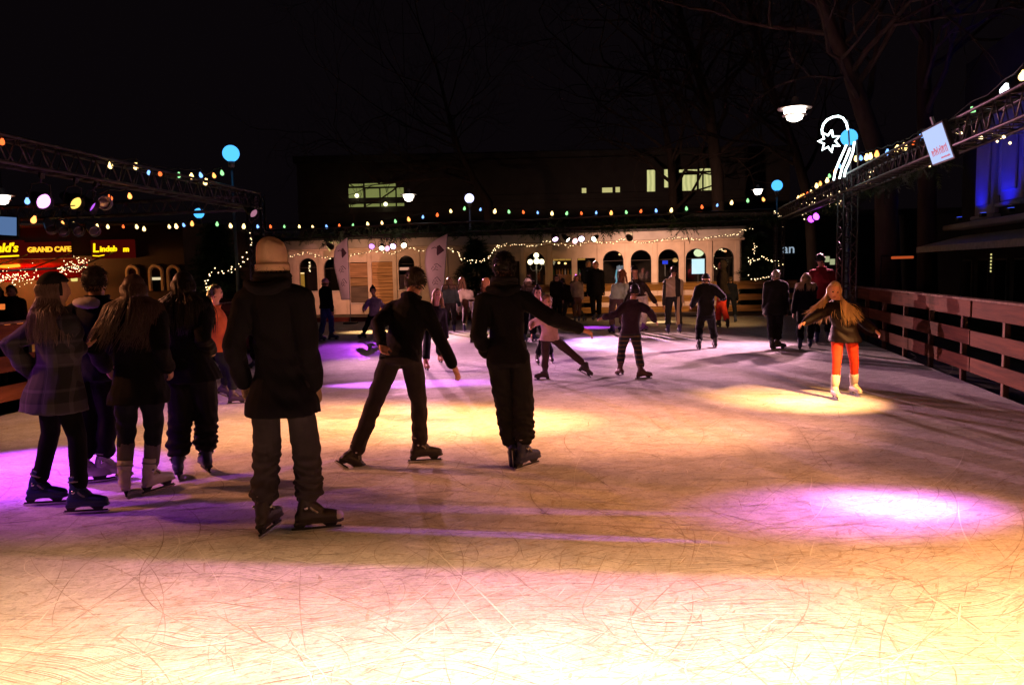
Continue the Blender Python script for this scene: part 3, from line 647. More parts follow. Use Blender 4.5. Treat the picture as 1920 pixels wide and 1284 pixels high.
M_W1 = banded_emit('lit_curtain', C1, C2, .55, 5); M_W2 = banded_emit('lit_room', (.75, .72, .30), (.5, .5, .2), .9, 1.2); M_W3 = banded_emit('lit_blind', (.72, .66, .26), (.55, .5, .2), .85, 6, 'Z')
def lit(px0, px1, py0, py1, m, label=None):
    q0 = P(px0, py1, offD); q1 = P(px1, py0, offD)
    bm = bmesh.new()
    for a, b in [((q0.x - .06, q0.z - .06), (q1.x + .06, q0.z)), ((q0.x - .06, q1.z), (q1.x + .06, q1.z + .06)), ((q0.x - .06, q0.z + .001), (q0.x, q1.z - .001)), ((q1.x, q0.z + .001), (q1.x + .06, q1.z - .001))]:
        box(bm, (a[0], -.07, a[1]), (b[0], -.002, b[1]))
    f = obj('window', bm, M_FRAME, off); bm = bmesh.new(); box(bm, (q0.x, -.03, q0.z), (q1.x, -.005, q1.z)); obj('pane', bm, m, f)
for a in [(655, 681, 353, 390, M_W1), (655, 681, 345, 350, M_W1), (687, 711, 354, 389, M_W1), (715, 741, 353, 389, M_W1), (684, 742, 343, 351, M_W1), (745, 757, 352, 387, M_W1),
          (1091, 1099, 353, 372, M_W3), (1129, 1148, 352, 369, M_W3), (1154, 1162, 351, 368, M_W3),
          (1213, 1228, 319, 366, M_W2), (1245, 1255, 318, 352, M_W2), (1279, 1306, 328, 363, M_W2), (1310, 1316, 324, 361, M_W2), (1319, 1341, 324, 360, M_W2), (1273, 1307, 318, 324, M_W2), (1311, 1341, 316, 321, M_W2)]: lit(*a)
def mk(px, py, r, s, lb):
    q = P(px, py, offD - .4); t = thing('office_lamp', lb, 'lamp', q, 'lamps in the wide lit office window')
    bm = bmesh.new(); sphere(bm, (0, 0, 0), r); obj('bulb', bm, emit('office_bulb', (1, .95, .5), s), t); bm = bmesh.new(); tube(bm, [(0, 0, r), (0, 0, .55)], .01, 4); obj('flex', bm, M_CABLE, t)
mk(669, 367, .12, 3, 'bright lamp in the left pane of the wide lit office window'); mk(723, 383, .12, 3, 'bright lamp low in the right pane of the wide lit office window')

# ================================================================= CAFE ON THE LEFT
cafD = 23.0
caf = thing('cafe_building', 'dark cafe front on the left with glowing red sign boards', 'building', (0, cafD, 0))
M_CAF = mat('brown_cafe_wall', (.03, .016, .013), .75, var=.3, scale=3)
X = lambda px: P(px, 480, cafD).x
Z = lambda px, py: P(px, py, cafD).z
def cwall(px0, px1, holes): pass
bm = bmesh.new(); box(bm, (X(-260), 0, 0), (X(345), 8, Z(150, 425))); obj('wall', bm, M_CAF, caf)
bm = bmesh.new(); bevbox(bm, (X(-262), -.3, Z(150, 425) + .003), (X(349), 8.2, Z(150, 418)), .04); obj('roof', bm, M_ASPH, caf)
M_ARCHW = mat('pale_arch_stone', (.4, .3, .22), .7)
for pxc, wpx in ((292, 20), (248, 18), (325, 18)):
    cx = X(pxc); r = wpx / FPX * cafD / 2 * 1.15; zs = Z(pxc, 510); zb = Z(pxc, 545)
    bm = bmesh.new(); tube(bm, [(cx - r, -.05, zb), (cx - r, -.05, zs)] + [(cx - r * math.cos(PI * k / 10), -.05, zs + r * math.sin(PI * k / 10)) for k in range(1, 10)] + [(cx + r, -.05, zs), (cx + r, -.05, zb)], .055, 6); f = obj('window', bm, M_ARCHW, caf)
    bm = bmesh.new(); bm.faces.new([bm.verts.new((x, -.02, z)) for x, z in [(cx - r, zb), (cx - r, zs)] + [(cx - r * math.cos(PI * k / 10), zs + r * math.sin(PI * k / 10)) for k in range(1, 10)] + [(cx + r, zs), (cx + r, zb)]]); obj('pane', bm, mat('dark_pane', (.01, .01, .012), .1, bump=0), f)
    if pxc == 292:
        bm = bmesh.new(); box(bm, (cx - r * .9, -.04, Z(pxc, 525)), (cx + r * .9, -.025, Z(pxc, 520))); obj('lit_blind', bm, emit('blind_glow', (.9, .75, .45), .8), f)
M_SIGNB = emit('letter_glow_board', (.15, .006, .004), .26); M_YEL = emit('yellow_letters', (1, .58, .005), 1.7); M_ORL = emit('orange_letters', (1, .42, .02), 1.7)  # boards emit a faint red: the letters' light put into the board colour
def sign(px0, px1, py0, py1, txt, size, m, label, shear=0, ul=None, bold=.006, y=-.14):
    c = P((px0 + px1) / 2, (py0 + py1) / 2, cafD + y); t = thing('cafe_sign', label, 'sign', c, 'lit cafe signs'); k = cafD / FPX; W_ = (px1 - px0) * k; H_ = (py1 - py0) * k
    bm = bmesh.new(); bevbox(bm, (-W_ / 2, -.03, -H_ / 2), (W_ / 2, .12, H_ / 2), .012); obj('board', bm, M_SIGNB, t)
    for s, dx, dz, sz in txt:
        o = link('lettering', text_mesh(s, sz, .015, shear, 'LEFT', bold), m, t); o.location = (-W_ / 2 + dx * W_, -.06, dz * H_); o.rotation_euler = (PI / 2, 0, 0)
    for a, b, dz, r in (ul or []):
        bm = bmesh.new(); tube(bm, [(-W_ / 2 + a * W_, -.06, dz * H_), (-W_ / 2 + (a + b) / 2 * W_, -.06, dz * H_ - .015), (-W_ / 2 + b * W_, -.06, dz * H_ + .012)], r, 6); obj('underline', bm, m, t)
    return t
sign(-80, 42, 452, 486, [("bald's", .52, .08, .36)], .3, M_YEL, "red cafe sign with yellow script ending in bald's", .25, [(.1, .95, -.36, .022)], .008)
sign(46, 130, 454, 484, [('GRAND CAFE', .10, .02, .205)], .2, M_ORL, 'small dark sign reading GRAND CAFE in orange capitals', 0, None, .006)
sign(172, 250, 450, 484, [('L', .05, .05, .36), ('indeb', .22, .0, .225), ('m', .77, -.03, .225)], .3, M_YEL, 'red sign reading Lindeb m with letters missing', .08, [(.05, .32, -.34, .015)], .006)
# awning lit from beneath
aw = thing('awning', 'glowing red cafe awning with a fringe of lights on the left', 'awning', (0, cafD, 0))
m, nt, b, out = nodes('red_awning_cloth'); tr = nt.nodes.new('ShaderNodeBsdfTranslucent'); tr.inputs[0].default_value = (.75, .03, .01, 1); mx = nt.nodes.new('ShaderNodeMixShader'); mx.inputs[0].default_value = .6
b.inputs['Base Color'].default_value = (.55, .02, .01, 1); nt.links.new(b.outputs[0], mx.inputs[1]); nt.links.new(tr.outputs[0], mx.inputs[2]); nt.links.new(mx.outputs[0], out.inputs[0]); M_AW = m
p = [P(-140, 489, cafD - .2), P(165, 485, cafD - .2), P(165, 488, cafD - 2.6), P(-140, 516, cafD - 2.6)]
nx = 10; V = []; F = []
for i in range(nx + 1):
    a = p[0].lerp(p[1], i / nx); d = p[3].lerp(P(165, 500, cafD - 2.2), i / nx); mid = a.lerp(d, .5) - Vector((0, 0, .05 + .03 * (i % 2)))
    V += [q - Vector((0, cafD, 0)) for q in (a, mid, d, d - Vector((0, 0, .26 + .03 * (i % 2))))]
for i in range(nx):
    for j in range(3): a = i * 4 + j; F.append((a, a + 4, a + 5, a + 1))
o = link('canopy', raw(V, F, True), M_AW, aw); sm = o.modifiers.new('thick', 'SOLIDIFY'); sm.thickness = .006
bm = bmesh.new(); q0 = p[3] - Vector((0, cafD, 0)); q1 = P(165, 500, cafD - 2.2) - Vector((0, cafD, 0)); tube(bm, [q0, q1], .03, 6)
for i in range(4): s_ = q0.lerp(q1, i / 3.2); tube(bm, [s_, s_ + Vector((0, 2.2, .5))], .02, 6)
obj('frame', bm, M_STEEL, aw)
for i, (px, py, e) in enumerate([(-30, 507, 200), (60, 505, 110), (10, 500, 160)]):
    L_ = bpy.data.lights.new('awning_lamp', 'POINT'); L_.energy = e; L_.color = (1, .36, .08); L_.shadow_soft_size = .12; lo = bpy.data.objects.new('awning_lamp', L_); COL.objects.link(lo); q = P(px, py + 8, cafD - 1.2); lo.parent = aw; lo.location = q - Vector((0, cafD, 0))
bm = bmesh.new(); q0 = P(-60, 506, cafD - 1.4) - Vector((0, cafD, 0)); q1 = P(36, 499, cafD - 1.4) - Vector((0, cafD, 0))
for dz in (0, .16): tube(bm, [q0 - Vector((0, 0, dz)), q1 - Vector((0, 0, dz))], .06, 8)
obj('heater_tube', bm, emit('heater_orange', (1, .38, .02), 1.6, True), aw)
fairy('dense curtain of fairy lights along the awning fringe on the left', [P(-40, 524, cafD - 2.7), P(20, 522, cafD - 2.7), P(62, 515, cafD - 2.7)], 150, .10, .012, 41)
fairy('dense curtain of fairy lights on the right end of the awning', [P(112, 510, cafD - 2.5), P(135, 501, cafD - 2.5), P(162, 492, cafD - 2.4)], 85, .09, .012, 42)
c = P(139, 521, cafD - .5); t = thing('wall_lantern', 'small yellow lantern under the end of the awning', 'lamp', c)
bm = bmesh.new(); bevbox(bm, (-.07, -.07, -.1), (.07, .07, .08), .02); obj('glass_body', bm, emit('lantern_glow', (.85, .7, .2), 1.0, True), t); bm = bmesh.new(); lathe(bm, [(.1, .09), (.05, .15), (.01, .17)], 8); tube(bm, [(0, 0, .16), (0, .5, .2)], .012, 5); obj('cap', bm, M_BLACK, t)
# terrace tables with candle glasses beyond the left fence
for i, (px, py) in enumerate([(14, 610), (38, 610), (4, 575), (60, 600)]):
    c = P(px, py, 13.2); t = thing('candle_glass', ['orange candle glass nearest the left edge on the terrace counter', 'second orange candle glass on the terrace counter', 'orange candle hanging higher up at the left edge of the terrace', 'orange candle glass right beside the plaid coat girl'][i], 'candle', c, 'orange candle glasses on the left terrace')
    bm = bmesh.new(); lathe(bm, [(.03, -.05), (.04, -.04), (.045, .04), (.04, .045)], 10); obj('glass_cup', bm, emit('candle_glow', (1, .22, .04), .8), t)
bm = bmesh.new(); d0 = P(-60, 617, 13.2); d1 = P(110, 612, 13.2); bevbox(bm, (d0.x, 12.95, d0.z - .06), (d1.x, 13.45, d0.z + .0), .01)
t = thing('terrace_counter', 'dark bar counter beyond the left fence carrying candles', 'counter'); obj('top', bm, wood('counter_wood', (.08, .05, .035)), t)
bm = bmesh.new()
for x in np.linspace(d0.x + .1, d1.x - .1, 4): bevbox(bm, (x - .04, 13.15, -.12), (x + .04, 13.25, d0.z - .063), .006)
obj('leg', bm, M_BLACK, t)

# ================================================================= BLUE LIT HOUSE ON THE RIGHT
def bfx(D): return 8.6 + .213 * D
bl = thing('blue_lit_house', 'house front on the right washed in deep blue light', 'building', (bfx(24.5), 24.5, 0), rz=math.atan2(-.977, -.213))
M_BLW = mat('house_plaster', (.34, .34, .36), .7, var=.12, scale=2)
LB = 16.0
def bx2(px): return (24.5 - 8.6 / ((px - 960) / FPX - .213)) / .977      # distance along the front from its far end
# local frame: +x runs along the front towards the camera, -y points to the rink
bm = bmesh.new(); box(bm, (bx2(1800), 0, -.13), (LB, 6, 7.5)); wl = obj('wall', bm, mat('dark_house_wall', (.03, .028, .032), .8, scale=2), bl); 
for px0, px1, z0, z1 in [(1836, 1872, 2.95, 5.6), (1884, 1925, 3.2, 5.8)]:
    a, b_ = bx2(px0), bx2(px1)
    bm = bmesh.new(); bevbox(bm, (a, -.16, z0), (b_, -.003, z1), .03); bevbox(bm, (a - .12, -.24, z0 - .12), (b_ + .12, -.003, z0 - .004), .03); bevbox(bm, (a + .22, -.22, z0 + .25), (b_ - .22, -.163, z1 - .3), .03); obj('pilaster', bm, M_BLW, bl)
    a2, b2 = b_ + .3, b_ + 1.5; bm = bmesh.new(); tube(bm, [(a2, -.08, 3.4), (a2, -.08, 4.6)] + [((a2 + b2) / 2 - (b2 - a2) / 2 * math.cos(PI * k / 10), -.08, 4.6 + .6 * math.sin(PI * k / 10)) for k in range(1, 10)] + [(b2, -.08, 4.6), (b2, -.08, 3.4)], .09, 6); f = obj('window', bm, M_BLW, bl)
    bm = bmesh.new(); box(bm, (a2, -.04, 3.3), (b2, -.004, 4.6)); obj('pane', bm, mat('dark_pane2', (.01, .01, .015), .08, bump=0), f)
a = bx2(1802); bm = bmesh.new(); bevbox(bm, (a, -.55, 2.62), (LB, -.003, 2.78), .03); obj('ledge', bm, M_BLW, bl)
a = bx2(1806); bm = bmesh.new(); 
V = [(a, -.02, 2.45), (LB - 4, -.02, 2.45), (LB - 4, -1.3, 2.14), (a, -1.3, 2.14), (a, -1.3, 1.98), (LB - 4, -1.3, 1.98)]
o = link('awning', raw(V, [(0, 1, 2, 3), (3, 2, 5, 4)]), mat('pale_awning', (.55, .48, .45), .8), bl); sm = o.modifiers.new('thick', 'SOLIDIFY'); sm.thickness = .01
for k in range(9):
    bm = bmesh.new(); x = a + .1 + k * 1.25; bevbox(bm, (x, -.06, .5), (x + .8, -.004, 1.75), .01); f = obj('shop_window', bm, M_FRAME, bl); bm = bmesh.new(); box(bm, (x + .05, -.07, .55), (x + .75, -.062, 1.7)); obj('pane', bm, mat('shop_glass', (.012, .012, .014), .08, bump=0), f)
for px, e, lb in [(1852, 34, 'blue floodlight under the left plaster pilaster of the blue house'), (1902, 46, 'blue floodlight under the second plaster pilaster of the blue house'), (1960, 70, 'blue floodlight beyond the right edge of the blue house front')]:
    xx = bx2(px); Wp = bl.matrix_basis @ Vector((xx, -.75, 2.86)); t = thing('floodlight', lb, 'floodlight', Wp, 'blue floodlights on the house ledge', bl.rotation_euler.z)
    bm = bmesh.new(); bevbox(bm, (-.1, -.06, -.05), (.1, .06, .05), .012); obj('housing', bm, M_BLACK, t)
    bm = bmesh.new(); box(bm, (-.08, -.04, .052), (.08, .05, .058)); obj('lens', bm, emit('blue_lens', (.05, .1, 1), 2), t)
    L_ = bpy.data.lights.new('flood', 'SPOT'); L_.energy = e * 1.8; L_.color = (.006, .010, 1); L_.spot_size = math.radians(110); L_.spot_blend = .8; L_.shadow_soft_size = .06
    lo = bpy.data.objects.new('flood', L_); COL.objects.link(lo); lo.parent = t; lo.location = (0, 0, .08); lo.rotation_euler = (PI - .42, 0, 0)
# shop lights and a lit window strip under the awning
c = P(1858, 492, 20); t = thing('light_strip', 'vertical strip of small lights in the shop window under the pale awning', 'fairy lights', c)
bm = bmesh.new()
for k in range(6): sphere(bm, (0, 0, .2 - k * .085), .022, u=8, v=6)
obj('bulb_row', bm, emit('strip_glow', (.9, .8, .3), .9), t); bm = bmesh.new(); tube(bm, [(.03, 0, .24), (.03, 0, -.28)], .008, 4); obj('wire', bm, M_CABLE, t)
c = P(1692, 483, 19); t = thing('heater', 'orange glowing patio heater bar over the right fence', 'heater', c)
bm = bmesh.new(); tube(bm, [(-.26, 0, 0), (.26, 0, .005)], .032, 8); obj('element', bm, emit('heater_glow', (.75, .12, .03), .55), t); bm = bmesh.new(); bevbox(bm, (-.3, -.05, .035), (.3, .06, .08), .012); tube(bm, [(-.5, .03, .05), (-.3, .03, .05)], .015, 5); tube(bm, [(-.5, .03, .05), (-.52, .03, -c.z)], .02, 6); obj('stand', bm, M_BLACK, t)
c = P(1479, 467, 36); t = thing('shop_sign', 'distant pale blue shop lettering right of the blue globe pole', 'sign', c)
o = link('lettering', text_mesh('an', .62, .02), emit('pale_blue_letters', (.5, .65, .8), .6), t); o.rotation_euler = (PI / 2, 0, 0); bm = bmesh.new(); bevbox(bm, (-.4, .03, -.35), (.4, .08, .35), .02); obj('board', bm, M_BLACK, t)
for px, py, lb in [(1551, 486, 'left of two small distant lit panes behind the red jacket'), (1561, 491, 'right of two small distant lit panes behind the red jacket')]:
    c = P(px, py, 36); t = thing('lit_window', lb, 'window', c, 'small lit panes behind the red jacket'); bm = bmesh.new(); box(bm, (-.11, 0, -.13), (.11, .03, .13)); obj('pane', bm, emit('far_pane', (.5, .55, .3), .7), t); bm = bmesh.new(); box(bm, (-.15, .035, -.17), (.15, .07, .17)); obj('frame', bm, M_FRAME, t)
bm = bmesh.new(); box(bm, (9, 38, -.13), (24, 44, 4.0)); t = thing('far_building', 'dark low building behind the right corner of the rink', 'building', (0, 0, 0)); obj('wall', bm, M_OFF, t); bm = bmesh.new(); bevbox(bm, (8.8, 37.7, 4.003), (24.2, 44.2, 4.25), .05); obj('roof', bm, M_ASPH, t)

# ================================================================= BARE TREES
M_TRUNK = mat('tree_bark', (.06, .042, .034), .9, var=.4, scale=5, bump=.8, bscale=18, stretch=(1, 1, .25))
def bare_tree(label, trunk, rads, seed, spread=1.0, depth=4, lean=(0, 0), ln=2.2, start=0.4, ntop=9):
    r = np.random.default_rng(seed); base = Vector(trunk[0]); t = thing('bare_tree', label, 'tree', (base.x, base.y, -.13), 'bare winter trees')
    o0 = Vector((base.x, base.y, -.13)); tp = [Vector(q) - o0 for q in trunk]; tp[0].z = -.1
    bm = bmesh.new(); tube(bm, tp, rads, 12); obj('trunk', bm, M_TRUNK, t, True)
    bm = bmesh.new()
    def grow(p, d, l, rad, lev):
        n = 4; pts = [p]; dd = d.normalized()
        for i in range(n): dd = (dd + Vector(r.normal(0, .16, 3)) + Vector((0, 0, .05))).normalized(); pts.append(pts[-1] + dd * l / n)
        tube(bm, pts, [rad * (1 - .16 * i) for i in range(n + 1)], 6 if lev > 2 else (4 if lev > 0 else 3))
        if lev <= 0: return
        for k in range(3 if lev < 3 else 3):
            q = pts[2 + k % 3]; a = r.random() * 2 * PI; s = dd.orthogonal().normalized(); s = s * math.cos(a) + dd.cross(s) * math.sin(a)
            grow(q, dd * .75 + s * r.uniform(.45, .85) * spread, l * r.uniform(.6, .82), rad * .55, lev - 1)
    L_ = len(tp)
    for k in range(ntop):
        f = start + (1 - start) * (k + .5) / ntop; s = f * (L_ - 1); i = min(int(s), L_ - 2); p = tp[i].lerp(tp[i + 1], s - i); dd = (tp[i + 1] - tp[i]).normalized(); a = r.random() * 2 * PI; sd = dd.orthogonal().normalized(); sd = sd * math.cos(a) + dd.cross(sd) * math.sin(a)
        rd = rads[i] * (1 - (s - i)) + rads[i + 1] * (s - i); grow(p, dd * .6 + sd * .8 * spread, ln * r.uniform(.7, 1.2), rd * .45, depth - 1)
    grow(tp[-1], tp[-1] - tp[-2], ln, rads[-1] * .9, depth)
    obj('crown', bm, M_TRUNK, t)
q = lambda px, py, D: P(px, py, D)
g = lambda px, D: Vector((P(px, 480, D).x, D, -.13))
bare_tree('thick bare tree leaning left behind the hanging screen', [g(1672, 21), q(1660, 330, 21), q(1632, 250, 20.8), q(1595, 140, 20.5), q(1545, 20, 20), q(1510, -120, 19.5)], [.34, .27, .23, .19, .15, .11], 51, ln=3.2, start=.45, ntop=13)
bare_tree('upright bare tree above the hanging screen', [g(1742, 24), q(1738, 300, 24), q(1732, 150, 24), q(1740, 0, 24), q(1745, -160, 24)], [.3, .25, .2, .17, .12], 52, ln=3.2, start=.35)
bare_tree('slim bare tree leaning away between pendant lamp and star', [g(1530, 33), q(1518, 380, 33), q(1490, 280, 33), q(1448, 170, 33), q(1415, 40, 33)], [.26, .22, .18, .14, .1], 53, ln=4, start=.35, ntop=14, depth=5)
bare_tree('forked bare tree in the middle behind the violet globe', [g(918, 39), q(916, 380, 39), q(890, 340, 39), q(862, 285, 39), q(842, 220, 39), q(820, 130, 39)], [.3, .22, .18, .13, .1, .06], 54, ln=4.5, start=.3, ntop=14, depth=5)
bare_tree('tall bare tree high on the right with many twigs', [g(1352, 38), q(1345, 330, 38), q(1330, 200, 38), q(1290, 80, 38), q(1250, -60, 38)], [.34, .3, .24, .18, .12], 55, ln=5, start=.3, ntop=18, depth=5)
bare_tree('dark bare tree before the wide lit window on the right', [g(1262, 43), q(1262, 370, 43), q(1258, 300, 43), q(1240, 200, 43)], [.28, .24, .2, .12], 56, ln=4, start=.25)

# ================================================================= STAGE LIGHTS
AMB = (1.0, .43, .13); PUR = (.58, .07, 1.0); PNK = (1.0, .20, .60); WRM = (1.0, .60, .30); MAU = (.85, .34, .62); ORG = (1.0, .30, .07)
bm = bmesh.new(); lathe(bm, [(.03, -.30), (.055, -.29), (.075, -.22), (.09, -.12), (.105, 0), (.112, .07), (.106, .07), (.098, 0), (.02, -.015)], 18); CAN = mesh(bm, True)
bm = bmesh.new(); lathe(bm, [(.004, .012), (.06, .010), (.098, .002), (.098, -.01), (.004, -.012)], 18); LENS = mesh(bm, True)
bm = bmesh.new(); tube(bm, [(-.12, 0, -.08), (-.13, .1, -.08), (-.11, .2, -.08), (0, .23, -.08), (.11, .2, -.08), (.13, .1, -.08), (.12, 0, -.08)], .010, 6); YOKE = mesh(bm, True)
bm = bmesh.new(); tube(bm, [(0, .22, -.08), (0, .30, -.08)], .014, 6); bevbox(bm, (-.03, .28, -.11), (.03, .36, -.05), .006); CLAMP = mesh(bm)
bm = bmesh.new(); [bevbox(bm, (-.14, -.14, .072), (-.10, .14, .078), .001), bevbox(bm, (.10, -.14, .072), (.14, .14, .078), .001), bevbox(bm, (-.1, -.14, .072), (.1, -.10, .078), .001), bevbox(bm, (-.1, .10, .072), (.1, .14, .078), .001)]; FRM = mesh(bm)
M_LENS = {}
def lensmat(col, s):
    k = (tuple(round(c, 2) for c in col), s)
    if k not in M_LENS: M_LENS[k] = emit('lit_lens', col, s)
    return M_LENS[k]
M_DARKLENS = mat('unlit_lens', (.25, .22, .2), .15, .6, bump=0)
def parcan(loc, aim, label, col=None, watts=0, ang=20, blend=.6, glow=3, body=None, sx=1.0, sy=1.0, scale=1.0, soft=.02, barn=None, group='stage light cans on the trusses', lenscol=None):
    loc = Vector(loc); d = (Vector(aim) - loc).normalized()
    x = Vector((0, 0, 1)).cross(d); x = x.normalized() if x.length > 1e-3 else Vector((1, 0, 0)); y = d.cross(x)   # local +Z along the beam, +Y up
    Mx = Matrix((x, y, d)).transposed().to_4x4()
    t = thing('par_can', label, 'stage light', loc, group); t.matrix_basis = Matrix.Translation(loc) @ Mx @ Matrix.Scale(scale, 4)
    body = body or (M_BLACK if col else M_CHROME)
    def part(n, me, m):
        o = link(n, me, None, t)
        if not me.materials: me.materials.append(m)
        o.material_slots[0].link = 'OBJECT'; o.material_slots[0].material = m; return o
    part('body', CAN, body); part('lens', LENS, lensmat(lenscol or col, glow) if col else M_DARKLENS); part('yoke', YOKE, M_BLACK); part('clamp', CLAMP, M_BLACK)
    if barn is not None:                       # barn door leaf added out of view to cut the beam straight across the ice
        A, B = Vector(barn[0]), Vector(barn[1]); S = loc + d * .09 * scale; iM = t.matrix_basis.inverted()
        cd = ((A + B) / 2 - S).normalized(); rt = (B - A).normalized(); tip = S + cd * .34; root = S + y * .115 * scale + d * .01
        bm = bmesh.new(); v = [bm.verts.new(iM @ q) for q in (root - rt * .13, root + rt * .13, tip + rt * .42, tip - rt * .42)]; f = bm.faces.new(v)
        # raise a second leaf plate upward from the cutting edge so no light leaks above it
        v2 = [bm.verts.new(iM @ q) for q in (tip - rt * .42 + y * .10, tip + rt * .42 + y * .10)]
        o = obj('added_barn_door', bm, M_BLACK, t); sm = o.modifiers.new('thick', 'SOLIDIFY'); sm.thickness = .002
    if watts:
        L_ = bpy.data.lights.new('beam', 'SPOT'); L_.energy = watts; L_.color = col; L_.spot_size = math.radians(ang); L_.spot_blend = blend; L_.shadow_soft_size = soft
        lo = bpy.data.objects.new('beam', L_); COL.objects.link(lo); lo.parent = t; lo.matrix_local = Matrix.Translation((0, 0, .085)) @ Matrix.Rotation(PI, 4, 'Y') @ Matrix.Diagonal((sx, sy, 1, 1))
    return t
def rt(D, z=3.08, off=0): return Vector((rightx(D) - .22 + off, D, z))
def lt(D, z=3.08): return Vector((leftx(D) + .25, D, z))
def ft(x, z=3.15): return Vector((x, -1.1 - .0 * x, z))
edge2 = (Vector((-3.6, 4.35, 0)), Vector((2.9, 3.75, 0)))
edge = (Vector((-3.6, 4.85, 0)), Vector((2.9, 4.0, 0)))
# front truss, behind the photographer: floods the near ice, cut off straight by added barn doors
parcan(ft(2.3), G(1250, 1160), 'amber can on the near truss lighting the bottom right ice', (1, .57, .26), 7600, 78, .75, soft=.03, barn=edge2)
parcan(ft(-.6), G(820, 1170), 'amber can on the near truss lighting the bottom middle ice', (1, .50, .22), 2700, 80, .8, soft=.03, barn=edge2)
parcan(ft(1.2), G(860, 1035), 'pink can on the near truss lighting the ice below the beanie man', (1, .20, .85), 1700, 48, .9, soft=.002, barn=edge)
parcan(ft(-1.7), G(60, 1080), 'orange can at the left of the near truss', (1.0, .38, .14), 600, 50, .9, soft=.002, barn=edge)
parcan(rt(5.35), G(1640, 955), 'purple can on the right truss making the purple pool on the right', (.70, .12, 1), 1500, 26, 1.0, sx=.8, sy=1.1, soft=.1)
parcan(rt(5.0), G(1675, 948), 'second purple can on the right truss beside the first', (.85, .42, 1.0), 2300, 15, 1.0, soft=.05, sx=.9)
parcan(ft(3.9), G(1600, 960), 'orange can on the near truss washing the middle right ice', (1, .36, .12), 900, 46, 1.0, soft=.06, sx=1.3)
parcan(rt(4.1), G(980, 1003), 'violet can on the right truss throwing a thin streak across the ice', (.46, .10, 1), 850, 1.6, 1.0, soft=.012, sy=13)
parcan(rt(4.75), G(880, 955), 'second violet can on the right truss throwing a fainter thin streak', (.46, .10, 1), 420, 2.2, 1.0, soft=.015, sy=13)
# right truss
parcan(rt(7.0), G(1500, 750), 'amber can on the right truss aimed at the blonde girl', AMB, 6000, 25, 1.0, soft=.08, sx=1.2)
parcan(rt(7.3), G(1500, 752), 'second amber can on the right truss beside the first', (1, .6, .25), 2400, 10, 1.0, soft=.03, sx=1.3)
parcan(Vector((4.4, -1.1, 3.2)), P(1578, 600, 9.9), 'orange can on the near truss lighting the girl in orange tights', (1, .33, .08), 2600, 13, .9, soft=.03)
parcan(rt(8.2), G(690, 790), 'amber can on the right truss aimed at the ice behind the leaning skater', (1, .42, .12), 15000, 25, 1.0, soft=.05)
parcan(rt(6.2), G(1050, 790), 'orange can on the right truss washing the middle of the ice', (1, .36, .14), 2800, 40, 1.0, soft=.08)
parcan(rt(8.0), P(1150, 590, 25.0), 'added warm can on the right truss reaching the far skaters', (1, .44, .18), 4600, 22, 1.0, soft=.05)  # fill lamp added to brighten the far skaters from the front
parcan(lt(8.8), G(760, 830), 'added salmon can on the left truss filling the middle of the ice', (1, .34, .17), 1500, 52, 1.0, soft=.12)  # fill lamp added out of view to lift the middle ice
parcan(rt(7.7), G(1150, 790), 'added orange can on the right truss filling the middle of the ice', (1, .37, .20), 1350, 62, 1.0, soft=.12)  # another added fill for the middle ice, also out of view
parcan(lt(17.2), G(860, 690), 'added mauve can on the left truss filling the far ice', (1, .42, .62), 2600, 50, 1.0, .4, soft=.12)  # added fill lamp, its lens kept dim, brightening the far ice
parcan(rt(18.2), G(1250, 665), 'added mauve can on the right truss filling the far ice', (1, .46, .60), 4400, 64, 1.0, .4, soft=.12)  # matching added fill from the right for the far ice
parcan(rt(17.8), P(1250, 570, 26.0), 'added amber can on the right truss turned to the pine fence', (1, .50, .15), 1700, 46, 1.0, .4, soft=.05)  # lamp added so the pine boards catch amber light
P_ = lambda px, py, D: P(px, py, D)
parcan(onplane(1521, 411, (RT0.__getitem__(0) - .25, 9.0), RTD), G(1000, 700), 'purple can inside a ring of fairy lights on the right truss', PUR, 1500, 15, .8, 3.5, soft=.04, sx=1.3)
parcan(onplane(1531, 406, (RT0.__getitem__(0) - .25, 9.0), RTD), G(720, 722), 'bright pink purple can on the right truss', PUR, 2500, 11, .9, 6, soft=.04, sx=1.6)
# left truss, nearest cluster
parcan(P_(80, 377, 11.2), G(1180, 900), 'big glaring purple white can on the left truss', PUR, 260, 34, .9, 2.6, lenscol=(.95, .34, 1.0), scale=1.08)
parcan(P_(140, 380, 11.6), G(800, 790), 'yellow can turned half sideways on the left truss', AMB, 5200, 22, 1.0, 1.6, lenscol=(1, .62, .12))
parcan(P_(170, 386, 11.9), G(760, 720), 'purple can turned half sideways on the left truss', (.62, .12, 1), 6000, 11, .9, 1.3, sy=1.7, lenscol=(.5, .1, .95))
parcan(P_(194, 380, 12.3), P_(330, 420, 10.5), 'unlit can seen edge on beside the purple can', None, lenscol=None)
parcan(lt(8.2), G(60, 880), 'purple can on the left truss shining on the ice at the far left', (.55, .06, 1), 5200, 32, 1.0, soft=.05)
parcan(lt(4.6), Vector((-3.7, 5.8, .6)), 'purple can on the left truss catching the backs of the standing group', (.66, .09, 1), 480, 30, 1.0, soft=.05)
parcan(rt(1.5), P(520, 500, 5.1), 'orange can on the right truss catching the beanie', (1, .40, .16), 170, 16, 1.0, soft=.05)
parcan(lt(6.0), G(760, 930), 'added rust coloured can on the left truss filling the ice behind the beanie man', (1, .32, .12), 460, 56, 1.0, soft=.1)  # added fill that lifts the dark band past the near pool
parcan(rt(3.6), G(1560, 1010), 'added orange can on the right truss filling the near right ice', (1, .36, .10), 1000, 60, 1.0, soft=.1)  # added fill, out of view, for the near right ice
